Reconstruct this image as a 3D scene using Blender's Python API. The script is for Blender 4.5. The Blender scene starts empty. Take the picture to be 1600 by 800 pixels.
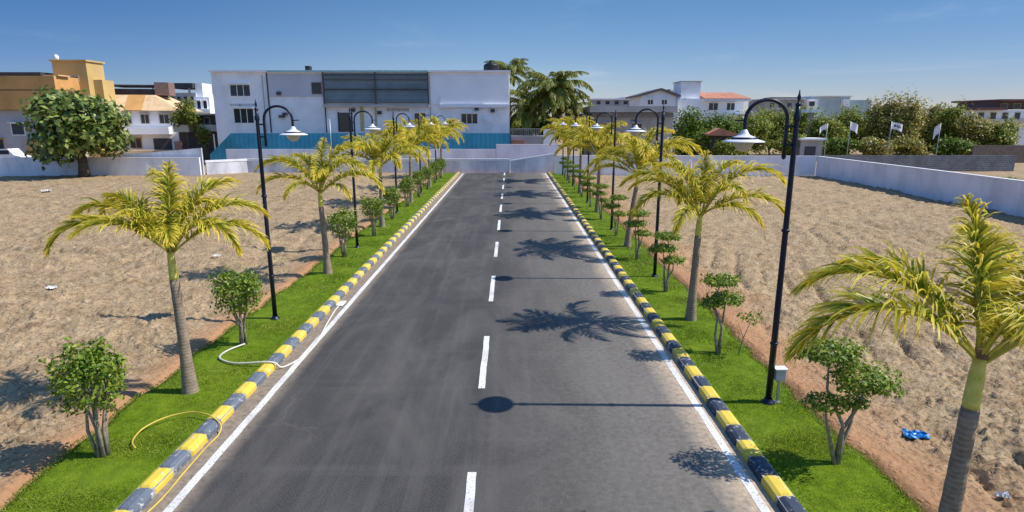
import bpy, math, random
import numpy as np
from mathutils import Vector, Matrix
R = math.radians
PI = math.pi
random.seed(7)
rng = np.random.default_rng(11)
scene = bpy.context.scene
col = scene.collection

# ---------------------------------------------------------------- camera
CAM_H, FPX = 5.5, 940.0
PITCH, YAW = math.atan(213 / FPX), -2.5 / FPX
cam_d = bpy.data.cameras.new('camera')
cam_d.sensor_width = 36
cam_d.lens = 36 * FPX / 1600
cam_d.clip_start, cam_d.clip_end = 0.1, 6000
cam = bpy.data.objects.new('camera', cam_d)
col.objects.link(cam)
cam.location = (0, 0, CAM_H)
cam.rotation_euler = (PI / 2 - PITCH, 0, YAW)
scene.camera = cam

# ---------------------------------------------------------------- world and sun
SUN_EL, SUN_AZ = 49.0, 91.2          # azimuth clockwise from +Y
world = bpy.data.worlds.new('World')
scene.world = world
world.use_nodes = True
wn = world.node_tree
wn.nodes.clear()
sky = wn.nodes.new('ShaderNodeTexSky')
sky.sky_type = 'NISHITA'
sky.sun_disc = False
sky.sun_elevation = R(SUN_EL)
sky.sun_rotation = R(SUN_AZ)
sky.altitude = 0
sky.air_density = 1.0
sky.dust_density = 0.05
sky.ozone_density = 5.0
hs = wn.nodes.new('ShaderNodeHueSaturation')
hs.inputs['Saturation'].default_value = 1.12
bg = wn.nodes.new('ShaderNodeBackground')
bg.inputs['Strength'].default_value = 0.15
wo = wn.nodes.new('ShaderNodeOutputWorld')
wn.links.new(sky.outputs[0], hs.inputs['Color'])
tc = wn.nodes.new('ShaderNodeTexCoord')
sx = wn.nodes.new('ShaderNodeSeparateXYZ')
wn.links.new(tc.outputs['Generated'], sx.inputs[0])
def sky_ramp(sock, stops):
    nd = wn.nodes.new('ShaderNodeValToRGB')
    nd.color_ramp.interpolation = 'EASE'
    while len(nd.color_ramp.elements) < len(stops): nd.color_ramp.elements.new(.5)
    for i, (p, c) in enumerate(stops):
        nd.color_ramp.elements[i].position = p
        nd.color_ramp.elements[i].color = (*c, 1)
    wn.links.new(sock, nd.inputs[0])
    return nd.outputs[0]
def sky_mul(a, b):
    nd = wn.nodes.new('ShaderNodeMixRGB')
    nd.blend_type = 'MULTIPLY'
    nd.inputs[0].default_value = 1
    wn.links.new(a, nd.inputs[1])
    wn.links.new(b, nd.inputs[2])
    return nd.outputs[0]
# deeper, polarised looking blue low in the sky, deepest away from the sun
low_band = sky_ramp(sx.outputs[2], [(0, (.40, .37, .45)), (.17, (.33, .36, .41)), (.42, (1.0, .98, .95))])
hx = wn.nodes.new('ShaderNodeMath')
hx.operation = 'MULTIPLY_ADD'
hx.inputs[1].default_value = .5
hx.inputs[2].default_value = .5
wn.links.new(sx.outputs[0], hx.inputs[0])
side_band = sky_ramp(hx.outputs[0], [(.12, (.42, .55, .72)), (.5, (1, 1, 1)), (.88, (.76, .78, .82))])
cm = wn.nodes.new('ShaderNodeMapping')
cm.inputs['Scale'].default_value = (1.2, 1.2, 9)
wn.links.new(tc.outputs['Generated'], cm.inputs[0])
cn = wn.nodes.new('ShaderNodeTexNoise')
cn.inputs['Scale'].default_value = 2.6
cn.inputs['Detail'].default_value = 7
cn.inputs['Roughness'].default_value = .62
cn.inputs['Distortion'].default_value = .5
wn.links.new(cm.outputs[0], cn.inputs['Vector'])
wisp = sky_ramp(cn.outputs[0], [(.36, (.97, .985, 1.0)), (.56, (1.0, 1.0, 1.0)), (.80, (1.35, 1.18, 1.08))])
wn.links.new(sky_mul(sky_mul(sky_mul(hs.outputs[0], low_band), side_band), wisp), bg.inputs[0])
wn.links.new(bg.outputs[0], wo.inputs[0])
sun_d = bpy.data.lights.new('sun', 'SUN')
sun_d.energy = 3.3
sun_d.angle = R(0.55)
sun_d.color = (1.0, 0.94, 0.86)
sun = bpy.data.objects.new('sun', sun_d)
col.objects.link(sun)
sdir = Vector((math.sin(R(SUN_AZ)) * math.cos(R(SUN_EL)), math.cos(R(SUN_AZ)) * math.cos(R(SUN_EL)), math.sin(R(SUN_EL))))
sun.rotation_euler = sdir.to_track_quat('Z', 'Y').to_euler()
sun.location = (30, 5, 40)
vs = scene.view_settings
vs.view_transform = 'Standard'
vs.look = 'None'
vs.gamma = 1
vs.use_curve_mapping = False
vs.exposure = 0.72

# ---------------------------------------------------------------- where things stand
def ray(px, py):
    a, b = (px - 800) / FPX, (400 - py) / FPX
    d = (a, math.cos(PITCH) + b * math.sin(PITCH), -math.sin(PITCH) + b * math.cos(PITCH))
    c, s = math.cos(YAW), math.sin(YAW)
    return (d[0] * c - d[1] * s, d[0] * s + d[1] * c, d[2])
def V(px, py, Y):
    d = ray(px, py)
    t = Y / d[1]
    return d[0] * t, CAM_H + d[2] * t
def VX(px, Y): return V(px, 187, Y)[0]
def VZ(py, Y): return V(797, py, Y)[1]

# ---------------------------------------------------------------- noise for terrain
def _hash(ix, iy, s):
    h = (ix.astype(np.int64) * 374761393 + iy.astype(np.int64) * 668265263 + s * 982451653) & 0xffffffff
    h = ((h ^ (h >> 13)) * 1274126177) & 0xffffffff
    return ((h ^ (h >> 16)) & 0xffff) / 65535.0
def vnoise(x, y, s=0):
    ix, iy = np.floor(x), np.floor(y)
    fx, fy = x - ix, y - iy
    fx, fy = fx * fx * (3 - 2 * fx), fy * fy * (3 - 2 * fy)
    a, b = _hash(ix, iy, s), _hash(ix + 1, iy, s)
    c, d = _hash(ix, iy + 1, s), _hash(ix + 1, iy + 1, s)
    return (a + (b - a) * fx) * (1 - fy) + (c + (d - c) * fx) * fy
def fbm(x, y, o=4, s=0):
    v, a, t = 0, 1, 0
    for k in range(o):
        v = v + a * vnoise(x * 2 ** k + 17.3 * k, y * 2 ** k - 9.1 * k, s + k)
        t += a
        a *= 0.55
    return v / t

# ---------------------------------------------------------------- materials
class NT:
    def __init__(s, name):
        s.m = bpy.data.materials.new(name)
        s.m.use_nodes = True
        s.t = s.m.node_tree
        s.b = s.t.nodes['Principled BSDF']
        s.out = s.t.nodes['Material Output']
    def n(s, typ, **kw):
        nd = s.t.nodes.new('ShaderNode' + typ)
        for k, v in kw.items(): setattr(nd, k, v)
        return nd
    def l(s, a, b): s.t.links.new(a, b)
    def coord(s, kind='Object', scale=None):
        c = s.n('TexCoord').outputs[kind]
        if scale:
            mp = s.n('Mapping')
            mp.inputs['Scale'].default_value = scale
            s.l(c, mp.inputs[0])
            c = mp.outputs[0]
        return c
    def noise(s, co, sc, det=4, rough=.55, dist=0):
        nd = s.n('TexNoise')
        nd.inputs['Scale'].default_value = sc
        nd.inputs['Detail'].default_value = det
        nd.inputs['Roughness'].default_value = rough
        nd.inputs['Distortion'].default_value = dist
        s.l(co, nd.inputs['Vector'])
        return nd.outputs[0]
    def ramp(s, fac, stops):
        nd = s.n('ValToRGB')
        e = nd.color_ramp.elements
        while len(e) < len(stops): e.new(0.5)
        for i, (p, c) in enumerate(stops):
            e[i].position = p
            e[i].color = (c, c, c, 1) if isinstance(c, (int, float)) else (*c, 1)
        s.l(fac, nd.inputs[0])
        return nd.outputs[0]
    def mix(s, fac, a, b, typ='MIX'):
        nd = s.n('MixRGB', blend_type=typ)
        for i, v in ((0, fac), (1, a), (2, b)):
            if isinstance(v, bpy.types.NodeSocket): s.l(v, nd.inputs[i])
            elif i == 0: nd.inputs[0].default_value = v
            else: nd.inputs[i].default_value = (*v, 1) if not isinstance(v, (int, float)) else (v, v, v, 1)
        return nd.outputs[0]
    def bump(s, h, strength=.5, dist=.02):
        nd = s.n('Bump')
        nd.inputs['Strength'].default_value = strength
        nd.inputs['Distance'].default_value = dist
        s.l(h, nd.inputs['Height'])
        s.l(nd.outputs[0], s.b.inputs['Normal'])
    def base(s, c, rough=.8, metal=0, spec=None):
        if isinstance(c, bpy.types.NodeSocket): s.l(c, s.b.inputs['Base Color'])
        else: s.b.inputs['Base Color'].default_value = (*c, 1)
        if isinstance(rough, bpy.types.NodeSocket): s.l(rough, s.b.inputs['Roughness'])
        else: s.b.inputs['Roughness'].default_value = rough
        s.b.inputs['Metallic'].default_value = metal
        if spec is not None: s.b.inputs['Specular IOR Level'].default_value = spec
        return s.m

MATS = {}
def plain(name, c, rough=.7, metal=0, var=.15, sc=2.0, streak=False, bump=0, spec=.4):
    """paint, plaster or metal with a little uneven weathering"""
    if name in MATS: return MATS[name]
    k = NT(name)
    co = k.coord('Object', (.6, .6, .3) if streak else (1, 1, 1))
    f = k.noise(co, sc, 5, .6)
    r = k.ramp(f, [(.3, tuple(x * (1 - var * 1.6) for x in c)), (.52, c), (.75, tuple(min(1, x * (1 + var)) for x in c))])
    if streak:
        f2 = k.noise(k.coord('Object', (.9, .9, .10)), 1.7, 5, .7)
        r = k.mix(k.ramp(f2, [(.58, 0.0), (.80, .30)]), r, tuple(x * .55 for x in c))
    if bump: k.bump(k.noise(k.coord(), 14, 4), bump, .02)
    MATS[name] = k.base(r, rough, metal, spec)
    return MATS[name]

def leaf_mat(name, inner, outer, alt, trans=.35, rough=.45):
    """uv.x runs along the leaf, uv.y is a random number per leaf"""
    k = NT(name)
    uv = k.n('UVMap')
    uv.uv_map = 'leaf'
    sp = k.n('SeparateXYZ')
    k.l(uv.outputs[0], sp.inputs[0])
    c = k.mix(k.ramp(sp.outputs[0], [(.22, 0.0), (.86, 1.0)]), inner, outer)
    c = k.mix(k.ramp(sp.outputs[1], [(.30, 0.0), (1.0, .9)]), c, alt)
    k.base(c, rough, 0, .35)
    tr = k.n('BsdfTranslucent')
    k.l(c, tr.inputs[0])
    ms = k.n('MixShader')
    ms.inputs[0].default_value = trans
    k.l(k.b.outputs[0], ms.inputs[1])
    k.l(tr.outputs[0], ms.inputs[2])
    k.l(ms.outputs[0], k.out.inputs[0])
    return k.m

def mat_soil():
    k = NT('dry_soil')
    co = k.coord('Object')
    big = k.noise(co, .22, 4, .6)
    mid = k.noise(co, 1.6, 5, .65)
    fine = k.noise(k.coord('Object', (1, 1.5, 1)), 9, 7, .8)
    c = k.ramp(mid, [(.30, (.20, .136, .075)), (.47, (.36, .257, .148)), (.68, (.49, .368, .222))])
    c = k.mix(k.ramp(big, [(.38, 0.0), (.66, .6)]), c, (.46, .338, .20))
    c = k.mix(k.ramp(fine, [(.40, .85), (.50, 0.0)]), c, (.14, .09, .05))  # dark specks painted into the colour as shade between the crumbs
    at = k.n('Attribute')
    at.attribute_name = 'clay'
    c = k.mix(at.outputs['Fac'], c, (.44, .225, .11))
    vo = k.n('TexVoronoi')
    vo.inputs['Scale'].default_value = 9
    vo.inputs['Randomness'].default_value = 1
    k.l(k.mix(.25, co, k.noise(co, 5, 3), 'ADD'), vo.inputs['Vector'])
    k.bump(k.mix(.4, k.mix(.5, k.noise(co, 5, 7, .8), k.noise(co, 22, 6, .8)), k.ramp(vo.outputs['Distance'], [(.0, 1.0), (.6, 0.0)])), .9, .07)
    return k.base(c, .97, 0, .1)
def mat_asphalt():
    k = NT('asphalt')
    co = k.coord('Object')
    sp = k.n('SeparateXYZ')
    k.l(co, sp.inputs[0])
    speck = k.noise(co, 45, 5, .8)
    c = k.ramp(speck, [(.3, (.022, .021, .020)), (.5, (.048, .045, .042)), (.72, (.15, .140, .128))])
    patch = k.noise(k.coord('Object', (.5, .2, 1)), 1.3, 5, .65, .6)
    c = k.mix(k.ramp(patch, [(.42, 0.0), (.72, .60)]), c, (.14, .13, .115))
    streak = k.noise(k.coord('Object', (3.0, .06, 1)), 1.0, 4, .6)
    c = k.mix(k.ramp(streak, [(.5, 0.0), (.8, .3)]), c, (.17, .16, .145))
    cross = k.noise(k.coord('Object', (.12, 1.8, 1)), 1.0, 4, .6)
    c = k.mix(k.ramp(cross, [(.55, 0.0), (.8, .25)]), c, (.16, .15, .135))
    # dust swept to the edges
    def edge(x0, x1, wob):
        mr = k.n('MapRange')
        mr.inputs['From Min'].default_value = x0
        mr.inputs['From Max'].default_value = x1
        ad = k.n('Math', operation='MULTIPLY_ADD')
        k.l(k.noise(k.coord('Object', (1, .45, 1)), 1.5, 6, .7), ad.inputs[0])
        ad.inputs[1].default_value = wob
        k.l(sp.outputs[0], ad.inputs[2])
        k.l(ad.outputs[0], mr.inputs['Value'])
        return mr.outputs[0]
    dustn = k.ramp(k.noise(co, 9, 5, .75), [(.35, .35), (.65, 1.0)])
    for e, c1 in ((edge(.2, 5.2, 1.8), (.24, .215, .18)), (edge(3.35, 3.95, .55), (.62, .47, .32)), (edge(-4.75, -5.05, -.3), (.34, .265, .19))):
        c = k.mix(k.mix(1, e, dustn, 'MULTIPLY'), c, c1)
    # pale hairline crack wandering along the left lane
    wv = k.n('TexVoronoi', feature='DISTANCE_TO_EDGE')
    wv.inputs['Scale'].default_value = .33
    dm = k.n('MixRGB', blend_type='ADD')
    dm.inputs[0].default_value = .9
    k.l(k.coord('Object', (1, .5, 1)), dm.inputs[1])
    nn = k.n('TexNoise')
    nn.inputs['Scale'].default_value = 1.6
    nn.inputs['Detail'].default_value = 6
    k.l(co, nn.inputs['Vector'])
    k.l(nn.outputs[1], dm.inputs[2])
    k.l(dm.outputs[0], wv.inputs['Vector'])
    cr = k.ramp(wv.outputs['Distance'], [(0.0, .12), (.012, 0.0)])
    cr = k.mix(1, cr, k.ramp(k.noise(co, .35, 2), [(.5, 0.0), (.62, 1.0)]), 'MULTIPLY')
    c = k.mix(cr, c, (.27, .25, .22))
    k.bump(speck, .35, .01)
    return k.base(c, .86, 0, .3)
def mat_roadpaint():
    k = NT('road_paint_white')
    co = k.coord('Object')
    w = k.noise(co, 22, 6, .75)
    c = k.mix(k.ramp(w, [(.36, 1.0), (.47, 0.0)]), (.74, .73, .70), (.22, .2, .18))
    c = k.mix(k.ramp(k.noise(co, 1.2, 4), [(.48, 0.0), (.72, .6)]), c, (.36, .31, .25))
    return k.base(c, .7)
def mat_kerb(name, c0):
    k = NT(name)
    co = k.coord('Object')
    chip = k.noise(co, 7, 7, .75)
    c = k.mix(k.ramp(k.noise(co, 3, 3), [(.35, 0.0), (.7, .35)]), c0, tuple(x * .6 for x in c0))
    c = k.mix(k.ramp(chip, [(.575, 0.0), (.62, .85)]), c, (.55, .53, .48))
    c = k.mix(k.ramp(k.noise(co, 18, 5, .7), [(.58, 0.0), (.8, .5)]), c, (.30, .25, .18))
    k.bump(chip, .35, .02)
    return k.base(c, .65)
def mat_turf():
    k = NT('turf_soil')
    co = k.coord('Object')
    c = k.ramp(k.noise(co, 5, 5, .65), [(.3, (.07, .12, .006)), (.55, (.13, .205, .009)), (.8, (.22, .28, .02))])
    c = k.mix(k.ramp(k.noise(co, .8, 3), [(.45, 0.0), (.8, .4)]), c, (.20, .27, .03))
    k.bump(k.noise(co, 40, 5), .8, .03)
    return k.base(c, .95, 0, .1)
def mat_bark(name, dark, light, rings=16):
    k = NT(name)
    co = k.coord('Object')
    w = k.n('TexWave', bands_direction='Z')
    w.inputs['Scale'].default_value = rings / PI / 2
    w.inputs['Distortion'].default_value = 1.6
    w.inputs['Detail'].default_value = 3
    w.inputs['Detail Scale'].default_value = 2
    k.l(co, w.inputs['Vector'])
    f = k.mix(.88, w.outputs[0], k.noise(co, 7, 6, .75))
    c = k.ramp(f, [(.3, dark), (.65, light)])
    k.bump(f, .5, .03)
    return k.base(c, .9, 0, .2)
def mat_blocks():
    k = NT('concrete_block_wall')
    br = k.n('TexBrick')
    mp = k.n('Mapping')
    mp.inputs['Rotation'].default_value = (R(90), 0, 0)
    k.l(k.coord(), mp.inputs[0])
    k.l(mp.outputs[0], br.inputs['Vector'])
    br.inputs['Scale'].default_value = 1
    br.inputs['Brick Width'].default_value = .45
    br.inputs['Row Height'].default_value = .22
    br.inputs['Mortar Size'].default_value = .02
    br.inputs['Color1'].default_value = (.16, .16, .165, 1)
    br.inputs['Color2'].default_value = (.24, .24, .24, 1)
    br.inputs['Mortar'].default_value = (.36, .36, .36, 1)
    c = k.mix(k.ramp(k.noise(k.coord(), .8, 5), [(.4, 0.0), (.7, .5)]), br.outputs[0], (.1, .1, .105))
    return k.base(c, .95)
def mat_glass(name='window_glass', c=(.02, .03, .04)):
    k = NT(name)
    return k.base(c, .12, 0, .6)

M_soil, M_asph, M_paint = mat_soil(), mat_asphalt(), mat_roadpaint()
M_kn = mat_kerb('kerb_navy_paint', (.035, .05, .08))
M_ky, M_kd, M_km = mat_kerb('kerb_yellow_paint', (.76, .56, .06)), mat_kerb('kerb_slate_paint', (.13, .155, .19)), plain('mortar', (.42, .39, .34), .9, sc=8)
M_turf = mat_turf()
M_trunk = mat_bark('palm_trunk_bark', (.17, .125, .085), (.36, .285, .21), 30)
M_shaft = mat_bark('palm_crownshaft_skin', (.52, .47, .07), (.80, .70, .20), 10)
M_stem = mat_bark('shrub_stem_bark', (.20, .155, .115), (.40, .33, .26), 12)
M_dbark = mat_bark('tree_bark', (.07, .05, .035), (.17, .13, .09), 4)
M_frond = leaf_mat('yellowing_palm_leaflets', (.17, .24, .010), (1.0, .82, .10), (1.0, .68, .06), .40)
M_fibre = plain('brown_palm_fibre', (.17, .11, .06), .95, 0, .3, 12)
M_rachis = plain('frond_rib_yellow', (.48, .42, .06), .5)
M_coco = leaf_mat('coconut_leaflets', (.08, .13, .012), (.30, .32, .05), (.46, .40, .10), .35)
M_green = leaf_mat('shrub_leaves_green', (.075, .15, .012), (.16, .275, .022), (.40, .45, .06), .32)
M_mass = {
    'dark': leaf_mat('tree_leaves_dark', (.065, .12, .010), (.13, .21, .02), (.26, .33, .04), .25),
    'mid': leaf_mat('tree_leaves_mid', (.11, .17, .018), (.23, .30, .04), (.46, .43, .09), .48),
    'olive': leaf_mat('tree_leaves_olive', (.18, .18, .03), (.36, .34, .07), (.55, .44, .13), .25),
    'round': leaf_mat('tree_leaves_glossy', (.04, .075, .010), (.11, .175, .022), (.42, .48, .12), .22, .32),
}
M_blade = leaf_mat('grass_blades', (.11, .18, .010), (.23, .325, .018), (.46, .44, .06), .30)
M_navy = plain('dark_navy_enamel', (.018, .022, .04), .38, .3, .2, 6)
M_shade = plain('white_enamel', (.78, .79, .80), .35, 0, .06, 4)
M_globe = plain('frosted_acrylic', (.62, .58, .50), .3, 0, .05, 4)
M_wall = plain('whitewashed_wall', (.88, .87, .89), .9, 0, .14, .9, True, .3)
M_wallr = plain('rough_whitewash', (.66, .67, .71), .95, 0, .3, .8, True, .6)
M_cap = plain('white_coping', (.82, .82, .84), .8, 0, .08)
M_blk = mat_blocks()
M_gls = mat_glass()
M_white = plain('building_white', (.90, .89, .89), .9, 0, .10, .5, False)
M_pale = plain('building_pale_panel', (.90, .90, .91), .8, 0, .06, .3)
M_greyw = plain('building_grey', (.44, .43, .42), .9, 0, .18, .5, True)
M_cream = plain('building_cream', (.66, .58, .44), .9, 0, .12, .4, True)
M_orange = plain('building_ochre', (.62, .33, .11), .9, 0, .14, .4)
M_tan = plain('building_mustard', (.60, .42, .16), .9, 0, .12, .4, True)
M_peach = plain('roof_peach_tiles', (.72, .50, .28), .9, 0, .14, 1.5)
M_terra = plain('roof_terracotta', (.48, .20, .12), .9, 0, .2, 1.5)
M_dkroof = plain('roof_dark_sheet', (.05, .05, .06), .8, 0, .3, 1)
M_blue = plain('blue_painted_sheet', (.05, .32, .46), .6, 0, .22, .3, False)
M_screen = plain('grey_green_louvres', (.30, .39, .42), .6, 0, .18, .5)
M_black = plain('black_plastic', (.012, .012, .015), .5)
M_steel = plain('galvanised_steel', (.45, .46, .47), .45, .5, .1, 8)
M_mint = plain('building_mint', (.42, .52, .52), .9, 0, .08, .5)
M_shut = plain('dark_shutter', (.07, .07, .075), .7)

# ---------------------------------------------------------------- mesh builder
class MB:
    def __init__(s): s.v, s.f, s.m, s.uv, s.nv = [], [], [], [], 0
    def add(s, verts, faces, m=0, uv=None):
        s.v.append(np.asarray(verts, float).reshape(-1, 3))
        for f in faces:
            s.f.append([i + s.nv for i in f])
            s.m.append(m)
            s.uv.append(None if uv is None else [uv[i] for i in f])
        s.nv += len(s.v[-1])
        return s
    def box(s, x0, x1, y0, y1, z0, z1, m=0):
        v = [(x, y, z) for z in (z0, z1) for y in (y0, y1) for x in (x0, x1)]
        return s.add(v, [(0, 2, 3, 1), (4, 5, 7, 6), (0, 1, 5, 4), (2, 6, 7, 3), (0, 4, 6, 2), (1, 3, 7, 5)], m)
    def prism(s, poly, y0, y1, m=0):
        """x,z polygon extruded along y"""
        n = len(poly)
        v = [(x, y0, z) for x, z in poly] + [(x, y1, z) for x, z in poly]
        f = [tuple(range(n)), tuple(range(2 * n - 1, n - 1, -1))] + [(i, i + n, (i + 1) % n + n, (i + 1) % n) for i in range(n)]
        return s.add(v, f, m)
    def tube(s, pts, rad, n=8, m=0, cap=True):
        P = [Vector(p) for p in pts]
        if isinstance(rad, (int, float)): rad = [rad] * len(P)
        vs, fs = [], []
        t = (P[1] - P[0]).normalized()
        a = t.orthogonal().normalized()
        for i, p in enumerate(P):
            t2 = (P[min(i + 1, len(P) - 1)] - P[max(i - 1, 0)]).normalized()
            a = (a - t2 * a.dot(t2)).normalized()
            b = t2.cross(a)
            for k in range(n):
                an = 2 * PI * k / n
                vs.append(p + (a * math.cos(an) + b * math.sin(an)) * rad[i])
        for i in range(len(P) - 1):
            for k in range(n):
                k2 = (k + 1) % n
                fs.append((i * n + k, i * n + k2, (i + 1) * n + k2, (i + 1) * n + k))
        if cap:
            fs.append(tuple(range(n - 1, -1, -1)))
            fs.append(tuple((len(P) - 1) * n + k for k in range(n)))
        return s.add([tuple(v) for v in vs], fs, m)
    def lathe(s, prof, c=(0, 0, 0), n=20, m=0):
        vs = [(c[0] + r * math.cos(2 * PI * k / n), c[1] + r * math.sin(2 * PI * k / n), c[2] + z) for r, z in prof for k in range(n)]
        fs = [(i * n + k, i * n + (k + 1) % n, (i + 1) * n + (k + 1) % n, (i + 1) * n + k) for i in range(len(prof) - 1) for k in range(n)]
        return s.add(vs, fs, m)
    def mesh(s, name, mats, smooth=False):
        me = bpy.data.meshes.new(name)
        vv = np.concatenate(s.v)
        me.from_pydata(vv.tolist(), [], s.f)
        for m in (mats if isinstance(mats, (list, tuple)) else [mats]): me.materials.append(m)
        me.polygons.foreach_set('material_index', s.m)
        if any(u is not None for u in s.uv):
            l = me.uv_layers.new(name='leaf')
            flat = []
            for f, u in zip(s.f, s.uv):
                for q in (u or [(0, 0)] * len(f)): flat += [q[0], q[1]]
            l.data.foreach_set('uv', flat)
        if smooth: me.polygons.foreach_set('use_smooth', [True] * len(s.f))
        me.update()
        return me
    def build(s, name, mats, parent=None, smooth=False):
        o = bpy.data.objects.new(name, s.mesh(name, mats, smooth))
        col.objects.link(o)
        o.parent = parent
        return o

def quads_mesh(name, mat, verts, nper, uvs, faces_local):
    """many identical small pieces: verts (N, nper, 3), uvs (N, nper, 2)"""
    N = verts.shape[0]
    me = bpy.data.meshes.new(name)
    me.vertices.add(N * nper)
    me.vertices.foreach_set('co', verts.reshape(-1))
    fl = [len(f) for f in faces_local]
    idx = np.concatenate([np.array(f) for f in faces_local])
    loops = (np.arange(N)[:, None] * nper + idx[None]).reshape(-1)
    me.loops.add(len(loops))
    me.loops.foreach_set('vertex_index', loops)
    starts = np.cumsum([0] + fl[:-1])
    tot = sum(fl)
    me.polygons.add(N * len(fl))
    me.polygons.foreach_set('loop_start', (np.arange(N)[:, None] * tot + starts[None]).reshape(-1))
    l = me.uv_layers.new(name='leaf')
    l.data.foreach_set('uv', uvs.reshape(-1, 2)[loops].reshape(-1))
    me.materials.append(mat)
    me.update(calc_edges=True)
    me.validate()
    return me
def link(name, me, parent=None, loc=None, rotz=0):
    o = bpy.data.objects.new(name, me)
    col.objects.link(o)
    o.parent = parent
    if loc: o.location = loc
    o.rotation_euler.z = rotz
    return o
def tag(o, label=None, cat=None, group=None, kind=None):
    if label: o['label'] = label
    if cat: o['category'] = cat
    if group: o['group'] = group
    if kind: o['kind'] = kind
    return o
def thing(name, label, cat, loc=(0, 0, 0), rotz=0, group=None):
    o = bpy.data.objects.new(name, None)
    col.objects.link(o)
    o.empty_display_size = .3
    o.location = loc
    o.rotation_euler.z = rotz
    return tag(o, label, cat, group)
def struct(o): return tag(o, kind='structure')
def copy_tree(o, parent=None):
    c = o.copy()
    col.objects.link(c)
    c.parent = parent
    for ch in list(o.children): copy_tree(ch, c)
    return c

def leaves(P, Nrm, size, aspect=.5, jit=.7, r=rng, bend=.25):
    """a pointed, slightly folded leaf at each P; returns verts, uvs"""
    n = len(P)
    nn = Nrm + r.normal(0, jit, (n, 3))
    nn /= np.linalg.norm(nn, axis=1)[:, None] + 1e-9
    t = np.cross(nn, r.normal(0, 1, (n, 3)))
    t /= np.linalg.norm(t, axis=1)[:, None] + 1e-9
    b = np.cross(nn, t)
    s = (size * r.uniform(.65, 1.3, n))[:, None]
    w = s * aspect
    v = np.stack([P, P + t * s * .45 + b * w * .5 - nn * s * .03, P + t * s - nn * s * bend, P + t * s * .45 - b * w * .5 - nn * s * .03], 1)
    rv = r.uniform(0, 1, n)
    uv = np.stack([np.stack([np.full(n, u), rv], 1) for u in (0, .5, 1, .5)], 1)
    return v, uv
LEAF_F = [(0, 1, 2, 3)]
def blob_points(c, rad, n, r=rng, shell=.45, lump=.25, flat_bottom=0):
    d = r.normal(0, 1, (n, 3))
    d /= np.linalg.norm(d, axis=1)[:, None]
    if flat_bottom:
        d[:, 2] = np.where(d[:, 2] < 0, d[:, 2] * (1 - flat_bottom), d[:, 2])
    ph = r.uniform(0, 9, 6)
    k = 1 + lump * (np.sin(d[:, 0] * 4 + ph[0]) * np.sin(d[:, 1] * 4 + ph[1]) + .6 * np.sin(d[:, 2] * 6 + ph[2] + d[:, 0] * 5)
                    + .4 * np.sin(d[:, 0] * 11 + ph[3]) * np.sin(d[:, 2] * 9 + ph[4]))
    rr = (shell + (1 - shell) * r.uniform(0, 1, n) ** .6) * k
    P = d * rr[:, None] * np.array(rad) + np.array(c)
    return P, d

# ================================================================ SETTING
def lawn_l(y): return -7.25 - .35 * fbm(y * .25, y * 0, 3, 5) + .25 * (y < 12) * 0 - .18 * (vnoise(y * 1.7, y * 0 + 3, 6) - .5) + .25 * np.clip((10.5 - y) / 3, 0, 1)
def lawn_r(y): return 5.62 + .35 * fbm(y * .3, y * 0 + 9, 3, 8) + .14 * (vnoise(y * 1.9, y * 0 + 1, 9) - .5)

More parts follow.
